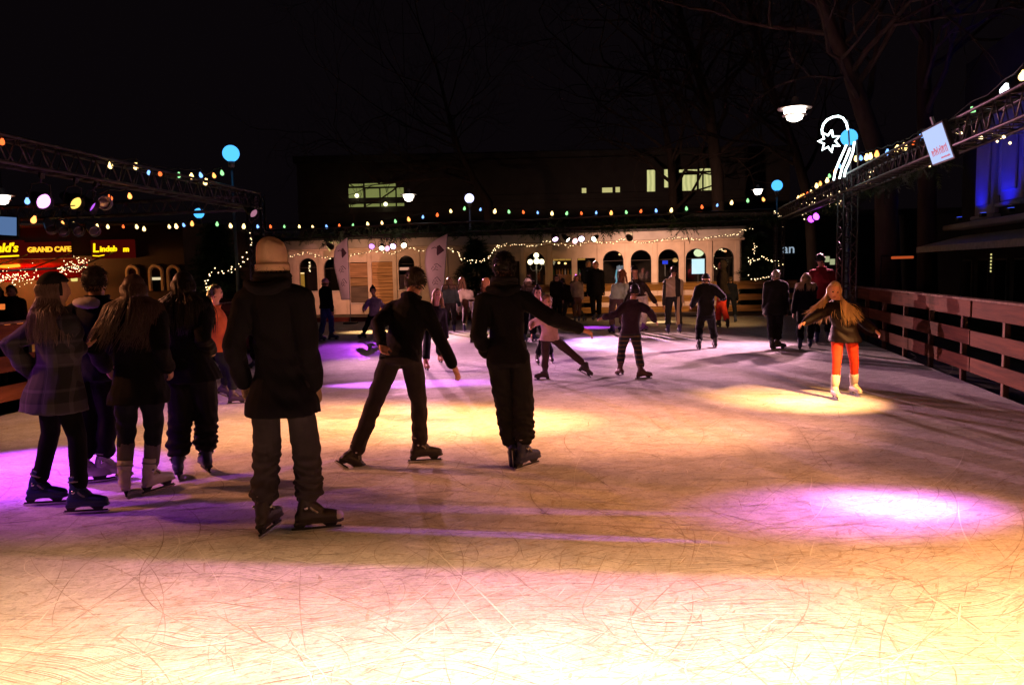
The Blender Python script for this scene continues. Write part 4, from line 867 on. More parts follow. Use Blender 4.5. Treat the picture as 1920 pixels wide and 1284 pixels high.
parcan(rt(8.4), P(730, 505, 27), 'added pink can on the right truss turned to the feather flags', (1, .42, .38), 15000, 13, 1.0, .4, soft=.05)  # lamp added out of view to brighten the flags
parcan(lt(7.0), G(330, 770), 'violet can on the left truss lighting the ice behind the group', PUR, 420, 26, .9, soft=.05)
parcan(lt(5.0), G(950, 700), 'mauve can on the left truss washing the far ice', MAU, 600, 36, 1.0, soft=.1)
for i, (px, py, ax, ay) in enumerate([(96, 428, 150, 520), (118, 432, 190, 510), (146, 432, 215, 500), (176, 432, 235, 486)]):
    parcan(P_(px, py, 15.5), P_(ax, ay, 14.6), ['leftmost', 'second', 'third', 'rightmost'][i] + ' of four unlit chrome cans hanging above the grand cafe sign', None, group='unlit chrome cans above the cafe')
# back truss clusters
BC3 = lambda px, py: onplane(px, py, (BL[0], BL[1] - .25), BKD)
def bar(px0, px1, py, label):
    a, b = BC3(px0, py), BC3(px1, py); t = thing('light_bar', label, 'lamp bar', a); bm = bmesh.new(); tube(bm, [(0, 0, 0), b - a], .022, 8)
    for f in (.1, .9): p = (b - a) * f; tube(bm, [p, p + Vector((0, .2, 3.3 - a.z))], .015, 6)
    obj('bar', bm, M_ALU, t)
bar(690, 764, 446, 'short lamp bar under the left of the back truss'); bar(1034, 1120, 432, 'short lamp bar under the right of the back truss')
parcan(BC3(697, 462), G(640, 656), 'purple can turned left at the left end of the back cluster', PUR, 3400, 6, .8, 2.0, sx=3.6, lenscol=(.8, .3, 1))
parcan(BC3(716, 465), G(690, 622), 'warm white can second in the left back cluster', (1, .55, .2), 3200, 8, .8, 7, sx=2.6, lenscol=(1, .75, .5))
parcan(BC3(737, 462), G(600, 655), 'violet can third in the left back cluster', PUR, 1200, 8.5, .7, 8, sx=2.6, lenscol=(.8, .5, 1))
parcan(BC3(757, 460), G(850, 632), 'warm white can last in the left back cluster', (1, .6, .3), 2600, 8, .8, 8, sx=2.6, lenscol=(1, .75, .5))
parcan(BC3(1041, 448), G(1110, 614), 'violet can first in the right back cluster', PUR, 2600, 7.5, .7, 6, sx=2.4, lenscol=(.9, .6, 1))
parcan(BC3(1064, 449), G(1230, 604), 'warm white can second in the right back cluster', (1, .6, .25), 3000, 8, .8, 8, sx=2.6, lenscol=(1, .8, .6))
parcan(BC3(1090, 448), G(1180, 640), 'violet white can third in the right back cluster', (.75, .35, 1), 3600, 8, .8, 8, sx=3, lenscol=(.9, .7, 1))
parcan(BC3(1114, 448), G(900, 628), 'warm white can last in the right back cluster', (1, .6, .25), 3400, 8, .8, 7, sx=2.8, lenscol=(1, .8, .55))
parcan(BC3(1078, 452), G(1480, 680), 'added warm wash can tucked behind the right back cluster', (1, .48, .50), 14000, 28, 1.0, 3, soft=.03)  # wash lamp added to lift the middle ice from behind
parcan(BC3(726, 466), G(1300, 700), 'added pink wash can tucked behind the left back cluster', (1, .42, .62), 16000, 34, 1.0, 2, soft=.05)  # second added wash lamp, backlighting the ice
# up-lighter washing the pavilion front from the walkway edge of the back truss
parcan(BC3(1180, 446) + Vector((0, 0, .0)), (6.0, 31.8, 1.6), 'can on the back truss turned to the pavilion arches', (1, .55, .38), 1700, 95, 1.0, 2, soft=.1)
parcan(BC3(620, 462) + Vector((0, 0, .0)), (-6.0, 33.0, 1.6), 'can on the back truss turned to the shuttered stalls', (1, .5, .28), 720, 95, 1.0, 2, soft=.1)

# ================================================================= PEOPLE
rngp = np.random.default_rng(99)
JOBS = []                               # (temporary object, callback) : solids fused into one skin in a single pass
def solid(bm, vox, smooth, cb):
    me = bpy.data.meshes.new('t'); bmesh.ops.recalc_face_normals(bm, faces=bm.faces); bm.to_mesh(me); bm.free()
    o = bpy.data.objects.new('t', me); COL.objects.link(o)
    m = o.modifiers.new('r', 'REMESH'); m.mode = 'VOXEL'; m.voxel_size = vox
    if smooth: s = o.modifiers.new('s', 'SMOOTH'); s.factor = .5; s.iterations = smooth
    JOBS.append((o, cb))
def run_jobs():
    dg = bpy.context.evaluated_depsgraph_get(); dg.update(); out = []
    for o, cb in JOBS: out.append((bpy.data.meshes.new_from_object(o.evaluated_get(dg)), cb))
    for o, cb in JOBS: me = o.data; bpy.data.objects.remove(o); bpy.data.meshes.remove(me)
    for me, cb in out:
        me.polygons.foreach_set('use_smooth', [True] * len(me.polygons)); cb(me)
    JOBS.clear()
def displace(me, fn):
    n = len(me.vertices); co = np.empty(n * 3); no = np.empty(n * 3); me.vertices.foreach_get('co', co); me.vertices.foreach_get('normal', no)
    co = co.reshape(-1, 3); no = no.reshape(-1, 3); co = co + no * fn(co)[:, None]; me.vertices.foreach_set('co', co.ravel()); me.update()
def folds(amp, ph, k=1.0):
    def f(p):
        x, y, z = p.T; w = .5 * np.sin(9 * x + 6 * z + ph) + .5 * np.sin(11 * y - 7 * z + 2 * ph)
        return amp * (np.sin(26 * k * z + 14 * x + 5 * w + ph) * .5 + np.sin(41 * k * z - 22 * y + 6 * w + ph * 3) * .35 + np.sin(70 * k * (x + y) + 30 * z + 4 * w) * .2)
    return f
def bunch(amp, z0, z1, ph):             # trouser legs piled up over the boots
    def f(p):
        x, y, z = p.T; wgt = np.clip((z0 - z) / (z0 - z1), 0, 1) ** 1.2
        w = np.sin(19 * x + ph) + np.sin(23 * y + 2 * ph)
        return amp * wgt * (np.sin(105 * z + 2.2 * w + 3 * np.sin(14 * z + 9 * x)) * .65 + np.sin(63 * z - 1.9 * w + ph) * .5)
    return f
SKIN = mat('skin', (.46, .25, .17), .5, var=.1, scale=12, bump=.05); SKIN2 = mat('ruddy_skin', (.52, .25, .16), .5, var=.1, scale=12, bump=.05)
_cm = {}
def cloth(col, rough=.85, kind='cloth'):
    k = (col, rough, kind)
    if k not in _cm: _cm[k] = mat(kind, col, rough, var=.3, scale=7, bump=.35, bscale=160 if kind != 'padded' else 30, spec=.12 if kind == 'cloth' else .35)
    return _cm[k]
def hairmat(col): return mat_cache('hair', col)
_hm = {}
def mat_cache(n, col):
    if (n, col) not in _hm: _hm[(n, col)] = mat(n, col, .42, var=.4, scale=30, bump=.2, bscale=120, stretch=(1, 1, .12))
    return _hm[(n, col)]
M_EYE = mat('eye_dark', (.015, .01, .01), .15, bump=0); M_LIP = mat('lips', (.36, .10, .09), .4, bump=0); M_BLADE = mat('blade_steel', (.55, .55, .56), .25, 1, bump=0)
def plaid():
    m, nt, b, out = nodes('plaid_wool'); N, L = nt.nodes, nt.links; tc = N.new('ShaderNodeTexCoord'); sp = N.new('ShaderNodeSeparateXYZ'); L.new(tc.outputs['Object'], sp.inputs[0]); acc = None
    for ax, f, th in [('Z', 36, .93), ('X', 42, .93), ('Z', 18, .72), ('X', 21, .74)]:
        q = N.new('ShaderNodeMath'); q.operation = 'MULTIPLY'; q.inputs[1].default_value = f; L.new(sp.outputs[ax], q.inputs[0]); s = N.new('ShaderNodeMath'); s.operation = 'SINE'; L.new(q.outputs[0], s.inputs[0])
        g_ = N.new('ShaderNodeMath'); g_.operation = 'GREATER_THAN'; g_.inputs[1].default_value = th; L.new(s.outputs[0], g_.inputs[0]); 
        if acc is None: acc = g_
        else: a_ = N.new('ShaderNodeMath'); a_.operation = 'ADD'; L.new(acc.outputs[0], a_.inputs[0]); L.new(g_.outputs[0], a_.inputs[1]); acc = a_
    mu = N.new('ShaderNodeMath'); mu.operation = 'MULTIPLY'; mu.inputs[1].default_value = .5; mu.use_clamp = True; L.new(acc.outputs[0], mu.inputs[0])
    mx = N.new('ShaderNodeMix'); mx.data_type = 'RGBA'; mx.inputs[6].default_value = (.008, .007, .010, 1); mx.inputs[7].default_value = (.055, .045, .058, 1); L.new(mu.outputs[0], mx.inputs[0]); L.new(mx.outputs[2], b.inputs['Base Color']); b.inputs['Roughness'].default_value = .9
    return m
def striped(c1, c2, axis, f, th, name):
    m, nt, b, out = nodes(name); N, L = nt.nodes, nt.links; tc = N.new('ShaderNodeTexCoord'); sp = N.new('ShaderNodeSeparateXYZ'); L.new(tc.outputs['Object'], sp.inputs[0])
    q = N.new('ShaderNodeMath'); q.operation = 'MULTIPLY'; q.inputs[1].default_value = f; L.new(sp.outputs[axis], q.inputs[0]); s = N.new('ShaderNodeMath'); s.operation = 'SINE'; L.new(q.outputs[0], s.inputs[0])
    g_ = N.new('ShaderNodeMath'); g_.operation = 'GREATER_THAN'; g_.inputs[1].default_value = th; L.new(s.outputs[0], g_.inputs[0])
    mx = N.new('ShaderNodeMix'); mx.data_type = 'RGBA'; mx.inputs[6].default_value = (*c1, 1); mx.inputs[7].default_value = (*c2, 1); L.new(g_.outputs[0], mx.inputs[0]); L.new(mx.outputs[2], b.inputs['Base Color']); b.inputs['Roughness'].default_value = .85
    return m

# one skate: boot, holder and blade, strap; origin at the ankle, +Y to the toe, ice at z = -.165
SK = {}
def skate_meshes():
    bm = bmesh.new()
    tube(bm, [(0, -.035, -.06), (0, -.024, .0), (0, -.016, .03)], [.048, .05, .051], 14, True, flat=.9)
    tube(bm, [(0, -.05, -.062), (0, .02, -.058), (0, .10, -.066), (0, .165, -.074)], [.045, .048, .045, .036], 12, True)
    tube(bm, [(0, -.0, .01), (0, .05, -.035)], [.045, .042], 10, True)
    box(bm, (-.034, -.095, -.112), (.034, .0, -.088)); tube(bm, [(0, -.02, -.098), (0, .17, -.1)], [.034, .04], 10, True, flat=.35, up=(0, 0, 1))
    def cb(me): SK['boot'] = me
    solid(bm, .0075, 4, cb)
    bm = bmesh.new()
    for y0, y1, y2, y3 in [(-.10, -.02, -.09, -.045), (.07, .17, .10, .15)]:
        for sx in (0,):
            v = [bm.verts.new(c) for c in [(-.016, y0, -.108), (.016, y0, -.108), (.016, y1, -.108), (-.016, y1, -.108), (-.007, y2, -.138), (.007, y2, -.138), (.007, y3, -.138), (-.007, y3, -.138)]]
            for f in [(0, 3, 2, 1), (4, 5, 6, 7), (0, 1, 5, 4), (1, 2, 6, 5), (2, 3, 7, 6), (3, 0, 4, 7)]: bm.faces.new([v[i] for i in f])
    bevbox(bm, (-.008, -.115, -.148), (.008, .19, -.136), .003); SK['holder'] = mesh(bm)
    bm = bmesh.new(); prof = [(-.125, -.147), (.2, -.147), (.205, -.152), (.185, -.162), (.15, -.165), (-.10, -.165), (-.122, -.160)]
    loft(bm, [[Vector((-.0018, y, z)) for y, z in prof], [Vector((.0018, y, z)) for y, z in prof]]); SK['blade'] = mesh(bm)
    bm = bmesh.new(); tube(bm, [(.056 * math.cos(a), -.020 + .058 * math.sin(a), .07) for a in [k * 2 * PI / 14 for k in range(15)]], .007, 5, up=(0, 0, 1)); SK['strap'] = mesh(bm, True)
    bm = bmesh.new(); tube(bm, [(.050 * math.cos(a), .005 + .056 * math.sin(a) * .6 + .02, -.01 + .03 * math.sin(a) * -1) for a in [k * 2 * PI / 14 for k in range(15)]], .007, 5, up=(0, 0, 1)); SK['strap2'] = mesh(bm, True)
    bm = bmesh.new(); sphere(bm, (0, .168, -.072), (.037, .036, .034), u=12, v=8); SK['toe_cap'] = mesh(bm, True)
    bm = bmesh.new(); sphere(bm, (.055, -.02, .01), (.012, .014, .014), u=8, v=6); sphere(bm, (-.055, -.02, .01), (.012, .014, .014), u=8, v=6); SK['rivet'] = mesh(bm, True)
skate_meshes(); run_jobs()
def place_skate(par, ankle, yaw, pitch, roll, s, m, detail, shin=None):
    R_ = Matrix.Rotation(-yaw, 4, 'Z') @ Matrix.Rotation(pitch, 4, 'X') @ Matrix.Rotation(roll, 4, 'Y')
    Mx = Matrix.Translation(ankle) @ R_ @ Matrix.Scale(s, 4)
    b = link('ice_skate', SK['boot'], None, par)
    if shin is not None:
        fw_ = (R_ @ Vector((0, 1, 0))); a0 = Vector(ankle) - fw_ * .012 * s; sd = shin.normalized(); ln = .115 if detail != 'white' else .15; cb_ = bmesh.new(); tube(cb_, [a0 - sd * .03 * s, a0, a0 + sd * .05 * s, a0 + sd * (ln - .012) * s, a0 + sd * ln * s, a0 + sd * (ln - .006) * s], [.046 * s, .050 * s, .054 * s, .059 * s, .058 * s, .044 * s], 16)
        c_ = obj('boot_cuff', cb_, m, b, True); c_.matrix_parent_inverse = Mx.inverted()
        if detail in ('near', 'sport'):
            cb_ = bmesh.new(); q_ = sd.orthogonal().normalized(); q2 = sd.cross(q_); tube(cb_, [a0 + sd * .075 * s + (q_ * math.cos(k * 2 * PI / 16) + q2 * math.sin(k * 2 * PI / 16)) * .060 * s for k in range(17)], .006, 5)
            c_ = obj('strap', cb_, cloth((.25, .22, .2)), b, True); c_.matrix_parent_inverse = Mx.inverted()
    def setm(o, mm):
        if not o.data.materials: o.data.materials.append(mm)
        o.material_slots[0].link = 'OBJECT'; o.material_slots[0].material = mm
    setm(b, m); b.matrix_local = Mx
    for n, mm in [('holder', M_BLACK if detail != 'white' else cloth((.4, .4, .4))), ('blade', M_BLADE)] + ([('strap2', cloth((.3, .28, .26))), ('rivet', M_BLADE)] if detail in ('near', 'sport') else []) + ([('toe_cap', cloth((.45, .40, .38)))] if detail == 'sport' else []):
        o = link(n.rstrip('2'), SK[n], None, b); setm(o, mm)
    return b
def ik(a, b, l1, l2, pole):
    a, b = Vector(a), Vector(b); d = b - a; L = d.length; 
    if L > (l1 + l2) * .998: return a + d * (l1 / (l1 + l2))
    x = (l1 * l1 - l2 * l2 + L * L) / (2 * L); h = math.sqrt(max(0, l1 * l1 - x * x)); dn = d / L; p = Vector(pole) - dn * Vector(pole).dot(dn)
    p = p.normalized() if p.length > 1e-4 else dn.orthogonal().normalized()
    return a + dn * x + p * h
def headmesh(bm, c, f, up, hk, face=True):
    hw, hd, hh = .0765 * hk, .0985 * hk, .118 * hk
    r = f.cross(up).normalized(); f = up.cross(r).normalized(); M3 = Matrix((r, f, up)).transposed()
    vs = bmesh.ops.create_uvsphere(bm, u_segments=32, v_segments=22, radius=1)['verts']
    for v in vs:
        x, y, z = v.co; fr = max(0, y)
        if z < 0: x *= 1 - .30 * (-z) ** 1.4; y *= 1 - .10 * (-z); 
        if z < -.2 and y < 0: y *= 1 - .35 * (-z - .2)
        if face:
            y += .17 * math.exp(-((x / .13) ** 2) - ((z + .22) / .13) ** 2) * (fr > .3) + .07 * math.exp(-((x / .10) ** 2) - ((z + .02) / .2) ** 2) * (fr > .3)
            y -= .09 * math.exp(-(((abs(x) - .36) / .16) ** 2) - ((z - .0) / .11) ** 2) * (fr > .3)
            y += .05 * math.exp(-(((abs(x) - .32) / .25) ** 2) - ((z - .16) / .08) ** 2) * (fr > .3)
            y += .05 * math.exp(-((x / .24) ** 2) - ((z + .52) / .07) ** 2) * (fr > .3) + .07 * math.exp(-((x / .2) ** 2) - ((z + .86) / .14) ** 2)
        v.co = Vector(c) + M3 @ Vector((x * hw, y * hd, z * hh))
    for s in (-1, 1): sphere(bm, Vector(c) + M3 @ Vector((s * hw * .98, -.008, -.012)), (.011 * hk, .02 * hk, .032 * hk), M3, 8, 6)
    return M3, hw, hd, hh
def hand(bm, w, a, th, nrm, s, curl=.45, infl=0.0):
    a = Vector(a).normalized(); th = (Vector(th) - a * Vector(th).dot(a)).normalized(); n = a.cross(th); n = n if n.dot(nrm) > 0 else -n     # n: palm side
    tube(bm, [w - a * .02 * s, w + a * .02 * s, w + a * .06 * s, w + a * .092 * s], [(.027 + infl) * s, (.034 + infl) * s, (.040 + infl) * s, (.038 + infl) * s], 10, True, up=n, flat=.45)
    for i, L in enumerate([.068, .078, .072, .056]):
        p = w + a * .088 * s + th * (.029 - .0195 * i) * s; d = (a + th * (.10 - .07 * i)).normalized(); pts = [p - a * .02 * s, p]; c = curl * (.8 + .12 * i)
        for k, q in enumerate([.45, .32, .23]):
            d = (d * math.cos(c * (.55 + .35 * k)) + n * math.sin(c * (.55 + .35 * k))).normalized(); pts.append(pts[-1] + d * L * q * s)
        tube(bm, pts, [(.0095 + infl) * s, (.0095 + infl) * s, (.0088 + infl) * s, (.0082 + infl) * s, (.007 + infl) * s], 7, True)
    p = w + a * .025 * s + th * .026 * s; d1 = (a * .75 + th * .6 + n * .25).normalized(); d2 = (a * .95 + th * .15 + n * .3).normalized()
    tube(bm, [p - d1 * .01 * s, p + d1 * .04 * s, p + d1 * .04 * s + d2 * .032 * s, p + d1 * .04 * s + d2 * .055 * s], [(.014 + infl) * s, (.0115 + infl) * s, (.010 + infl) * s, (.008 + infl) * s], 8, True)

def person(label, feet, top, yaw=0, near=False, pel=None, neck=None, head=None, wr=(None, None), hyaw=None, hpitch=0, fyaw=(None, None), fpitch=(0, 0), froll=(0, 0),
           jacket=(.012, .012, .014), jm=None, hem=.0, coat_off=.022, trousers=(.012, .012, .014), tm=None, loose=.02, hemz=.10, bunchy=0, skate=(.02, .03, .09), skd=None,
           hair=None, hcol=(.05, .03, .02), hlen=.45, wind=(0, 0, 0), hspread=0.0, hat=None, hatc=(.4, .3, .2), hood=None, gloves=None, skin=None, sock=None, sockh=.24, H=None, lift=(0, 0), D=None, side_stripe=None, scarf=None, collar=True, curl=.5, seed=None, bulk=1.0, bag=None, zoff=0):
    seed = seed if seed is not None else len(label); rr = np.random.default_rng(seed); skin = skin or SKIN
    yaw = math.radians(yaw); f = Vector((math.sin(yaw), math.cos(yaw), 0)); r = Vector((math.cos(yaw), -math.sin(yaw), 0))
    fp = []
    for i in range(2):
        g_ = feet[i]; fp.append(G(g_[0], g_[1], zoff) if len(g_) == 2 else None)
    Y0 = D if D else np.mean([p.y for p in fp if p is not None])
    for i in range(2):
        if fp[i] is None: fp[i] = P(feet[i][0], feet[i][1], Y0 + feet[i][2])
    base = (fp[0] + fp[1]) / 2; hyp = G(0.5 * (feet[0][0] + feet[1][0]), 0.5 * (feet[0][1] + feet[1][1]))
    ptop = P(head[0] if head else .5 * (feet[0][0] + feet[1][0]), top, Y0 + (head[2] if head and len(head) > 2 else 0))
    Ht = H or (ptop.z - zoff); h = Ht - .07; s = h / 1.72; hk = max(.9, min(1.08, (h / 1.72) ** .45)); hk = (h / 1.72) ** .5
    leftfirst = math.cos(yaw) >= 0; sgn = (-1, 1) if leftfirst else (1, -1)          # which of the wearer's sides each entry is
    def pt(q, dflt): return dflt if q is None else P(q[0], q[1], Y0 + (q[2] if len(q) > 2 else 0))
    anks = []; fy = []
    for i in range(2):
        y_ = math.radians(fyaw[i]) if fyaw[i] is not None else yaw; fy.append(y_); R_ = Matrix.Rotation(-y_, 3, 'Z') @ Matrix.Rotation(math.radians(fpitch[i]), 3, 'X') @ Matrix.Rotation(math.radians(froll[i]), 3, 'Y')
        anks.append(fp[i] - R_ @ Vector((0, .03 * s, -.165 * s)) + Vector((0, 0, lift[i])))
    pelv = pt(pel, Vector((base.x, base.y, zoff + .07 + .515 * h)))
    nk = pt(neck, pelv + Vector((0, 0, .305 * h)))
    up = (nk - pelv).normalized(); hy = math.radians(hyaw) if hyaw is not None else yaw; hp = math.radians(hpitch)
    hf0 = Vector((math.sin(hy), math.cos(hy), 0)); hf = (hf0 * math.cos(hp) + Vector((0, 0, math.sin(hp)))).normalized(); hup = (Vector((0, 0, 1)) * math.cos(hp) - hf0 * math.sin(hp)).normalized()
    hc = pt(head, nk + (up * .5 + Vector((0, 0, .5))) * .118 * s * 1.02 / 1 + f * .02 * s)
    if head is not None and len(head) > 3: hup = (hup + Vector((head[3], 0, 0))).normalized()
    tors = nk - pelv; fw = tors.cross(r); fw = -fw.normalized() if fw.dot(f) < 0 else fw.normalized()
    hips = [pelv + r * sgn[i] * .055 * h for i in range(2)]; shs = [nk - up * .052 * h + r * sgn[i] * .098 * h for i in range(2)]
    legl = [min(.258 * h, max(.20 * h, (hips[i] - anks[i]).length * .5035)) for i in range(2)]
    knees = [ik(hips[i], anks[i], legl[i], legl[i], f + r * sgn[i] * .15) for i in range(2)]
    wrs = []; els = []
    for i in range(2):
        dflt = shs[i] - Vector((0, 0, .315 * h)) + r * sgn[i] * .03 * h + f * .03 * h
        w_ = pt(wr[i], dflt); ua, fa = .168 * h, .148 * h; L = (w_ - shs[i]).length
        if L > (ua + fa) * 1.02: w_ = shs[i] + (w_ - shs[i]) * ((ua + fa) * 1.02 / L)
        els.append(ik(shs[i], w_, ua, fa, -f * .9 + r * sgn[i] * .25 - Vector((0, 0, .3)))); wrs.append(w_)
    o0 = Vector((base.x, base.y, zoff)); t = thing('person', label, 'person', o0); T = lambda q: Vector(q) - o0
    vox = .0085 if near else .013
    def torso(bm, off, t0, hemflare=0.0, n=20):
        st = [(t0, .094 + hemflare, .076 + hemflare), (min(-.02, t0 / 2), .096 + hemflare * .8, .078 + hemflare * .7), (.12, .092, .072), (.30, .083, .064), (.55, .089, .068), (.75, .094, .066), (.87, .084, .056), (.97, .052, .044), (1.03, .040, .038)]
        rings = []
        for tt, a, b_ in st:
            c = T(pelv + tors * tt + (Vector((0, 0, 0)) if tt > -.02 else Vector((0, 0, 0)))) + fw * (.012 * h * math.sin(max(0, tt) * PI)) 
            rr_ = r
            o_ = off if tt < .95 else off * .6
            rings.append([c + rr_ * (a * h * bulk + o_) * math.copysign(abs(math.cos(2 * PI * k / n)) ** .85, math.cos(2 * PI * k / n)) + fw * (b_ * h * bulk + o_) * math.copysign(abs(math.sin(2 * PI * k / n)) ** .9, math.sin(2 * PI * k / n)) for k in range(n)])
        loft(bm, rings)
    # --- body: one continuous skin from head to ankles
    bm = bmesh.new(); torso(bm, -.014, -.10)
    tube(bm, [T(nk - up * .03 * h), T(nk + (hc - nk) * .35), T(hc - hup * .03)], [.040 * h, .034 * h, .036 * h], 12, True)
    M3, hw, hd, hh = headmesh(bm, T(hc), hf, hup, hk)
    for i in range(2):
        tube(bm, [T(nk - up * .03 * h), T(shs[i])], [.036 * h, .035 * h], 10, True)
        tube(bm, [T(shs[i]), T(shs[i].lerp(els[i], .5)), T(els[i]), T(els[i].lerp(wrs[i], .4)), T(wrs[i])], [.032 * h, .028 * h, .024 * h, .023 * h, .0155 * h], 10, True)
        ad = (wrs[i] - els[i]).normalized(); gi = gloves
        hand(bm, T(wrs[i]), ad, f + Vector((0, 0, .25)), -r * sgn[i], max(.8, s), curl)
        tube(bm, [T(hips[i]), T(hips[i].lerp(knees[i], .5)), T(knees[i]), T(knees[i].lerp(anks[i], .35)), T(anks[i])], [.038 * h, .036 * h, .030 * h, .029 * h, .02 * h], 10, True)
        tube(bm, [T(anks[i]), T(anks[i] - Vector((0, 0, .03 * s)))], [.020 * h, .018 * h], 8, True)
    solid(bm, vox if not near else .0075, 2, lambda me: link('body', me, skin, t))
    # --- trousers
    bm = bmesh.new(); torso(bm, .006 + loose * .3, -.11)
    TR = [bm_v for bm_v in ()]
    bm.free(); bm = bmesh.new(); n = 18; rings = []
    for tt, a, b_ in [(-.17, .075, .06), (-.10, .096, .074), (0, .102, .08), (.1, .092, .072), (.17, .087, .066)]:
        c = T(pelv + tors * tt) + fw * .005; rings.append([c + r * (a * h * bulk + loose * .5) * math.cos(2 * PI * k / n) + fw * (b_ * h * bulk + loose * .5) * math.sin(2 * PI * k / n) for k in range(n)])
    loft(bm, rings)
    for i in range(2):
        e = anks[i] + (knees[i] - anks[i]).normalized() * hemz
        mids = [hips[i], hips[i].lerp(knees[i], .5), knees[i], knees[i].lerp(e, .35), knees[i].lerp(e, .75), e]
        tube(bm, [T(q) for q in mids], [.054 * h * bulk + loose * .35, .046 * h * bulk + loose * .75, .035 * h + loose, .034 * h + loose, .028 * h + loose * 1.15 + .004, .028 * h + loose * 1.25 + (.006 if hemz < .12 else 0)], 14, True)
    kz = (T(knees[0]).z + T(knees[1]).z) / 2; ph = rr.random() * 6
    def cbt(me):
        displace(me, folds(.007 if loose > .008 else .0015, ph, 1.0))
        if bunchy: displace(me, bunch(bunchy, kz + .12, kz - .22, ph))
        o = link('trousers', me, tm or cloth(trousers), t)
        if side_stripe: pass
    solid(bm, vox * 1.15, 3, cbt)
    # --- jacket
    bm = bmesh.new(); torso(bm, coat_off, -.06 - hem, .004 + hem * .06 + (loose * .75 + .006 if hem > .08 else 0))
    for i in range(2):
        tube(bm, [T(nk - up * .035 * h), T(shs[i])], [.040 * h + coat_off * .7, .036 * h + coat_off], 12, True)
        we = els[i].lerp(wrs[i], .97)
        tube(bm, [T(shs[i]), T(shs[i].lerp(els[i], .5)), T(els[i]), T(els[i].lerp(we, .5)), T(we)], [.035 * h + coat_off, .031 * h + coat_off, .027 * h + coat_off, .025 * h + coat_off, .020 * h + coat_off * .9], 12, True)
    if collar: 
        for dz, rad in ((.0, .046), (.028, .050)): tube(bm, [T(nk + (hc - nk) * (.05 + dz * 5)) + r * (rad * h * math.cos(a)) + fw * (rad * h * math.sin(a)) for a in [k * 2 * PI / 14 for k in range(15)]], .016, 6)
    if hood == 'down':
        tube(bm, [T(nk) + r * (.075 * h * math.cos(a)) - fw * (.03 * h - .05 * h * math.sin(a) * -1) + up * (.012 * h * math.cos(2 * a)) for a in [k * PI / 10 for k in range(11)]], [.02, .03, .035, .04, .042, .044, .042, .04, .035, .03, .02], 8, True)
    def cbj(me): displace(me, folds(.009, ph + 1, .8)); link('jacket', me, jm or cloth(jacket), t)
    solid(bm, vox * 1.15, 3, cbj)
    hcT = T(hc)
    def shell(k, zmin, yface, zface, jit, thick=0):
        bm = bmesh.new(); vs = bmesh.ops.create_uvsphere(bm, u_segments=28, v_segments=20, radius=1)['verts']
        dead = [v for v in vs if v.co.z < zmin or (v.co.y > yface and v.co.z < zface)]
        bmesh.ops.delete(bm, geom=dead, context='VERTS')
        for v in bm.verts:
            q = v.co.copy(); j = 1 + jit * (noise.noise(q * 5 + Vector((seed, 0, 0))) + .6 * noise.noise(q * 13)); z = q.z
            if z < -.1 and q.y < 0: q.y *= 1 - .3 * (-z - .1)
            v.co = hcT + M3 @ Vector((q.x * hw * k * j, q.y * hd * k * j - .004, q.z * hh * k * j + .004))
        return bm
    def finish(bm, name, m, th=.012, par=t):
        o = obj(name, bm, m, par, True); sm = o.modifiers.new('thick', 'SOLIDIFY'); sm.thickness = th; sm.offset = 0; return o
    if scarf: 
        bm = bmesh.new()
        for k_ in range(3): tube(bm, [T(nk + (hc - nk) * (.12 + .16 * k_)) + r * (.052 * h * math.cos(a)) + fw * ((.05 + .004 * k_) * h * math.sin(a)) for a in [k * 2 * PI / 16 for k in range(17)]], .026, 8)
        obj('scarf', bm, cloth(scarf), t, True)
    # --- hair
    if hair:
        hm = hairmat(hcol)
        sh = shell(1.075 if hair != 'crop' else 1.035, -.62 if hair != 'crop' else -.42, .30 if hair != 'crop' else .12, .52, .035)
        if hat in ('beanie', 'cap', 'ears', 'hood'): bmesh.ops.delete(sh, geom=[v for v in sh.verts if (M3.inverted() @ (v.co - hcT)).z > -.1 * hh], context='VERTS')
        hb = finish(sh, 'hair', hm, .012)
        if hair == 'crop':
            bm = bmesh.new()
            for k in range(1300 if near else 260):
                a = rr.uniform(-.72 * PI, .72 * PI); z_ = rr.uniform(-.58, 1.0); q_ = math.sqrt(max(0, 1 - z_ * z_)); d = Vector((math.sin(a) * q_, -math.cos(a) * q_, z_))
                if (d.y > .2 and d.z < .5) or (hat and d.z > -.05): continue
                if z_ < -.1 and d.y < 0: d.y *= 1 - .3 * (-z_ - .1)
                p0 = hcT + M3 @ Vector((d.x * hw * 1.02, d.y * hd * 1.02, d.z * hh * 1.02)); o_ = (M3 @ d).normalized(); l_ = rr.uniform(.018, .034) * (1 if z_ > -.2 else .6) * hk
                g_ = (o_ * .55 + Vector((0, 0, -.75)) + Vector(rr.normal(0, .25, 3))).normalized()
                tube(bm, [p0, p0 + (o_ * .7 + g_ * .4) * l_ * .5, p0 + (o_ * .45 + g_ * .8) * l_], [.0030 if near else .006, .0026 if near else .005, .001], 3)
            obj('hair_lengths', bm, hm, hb, True)
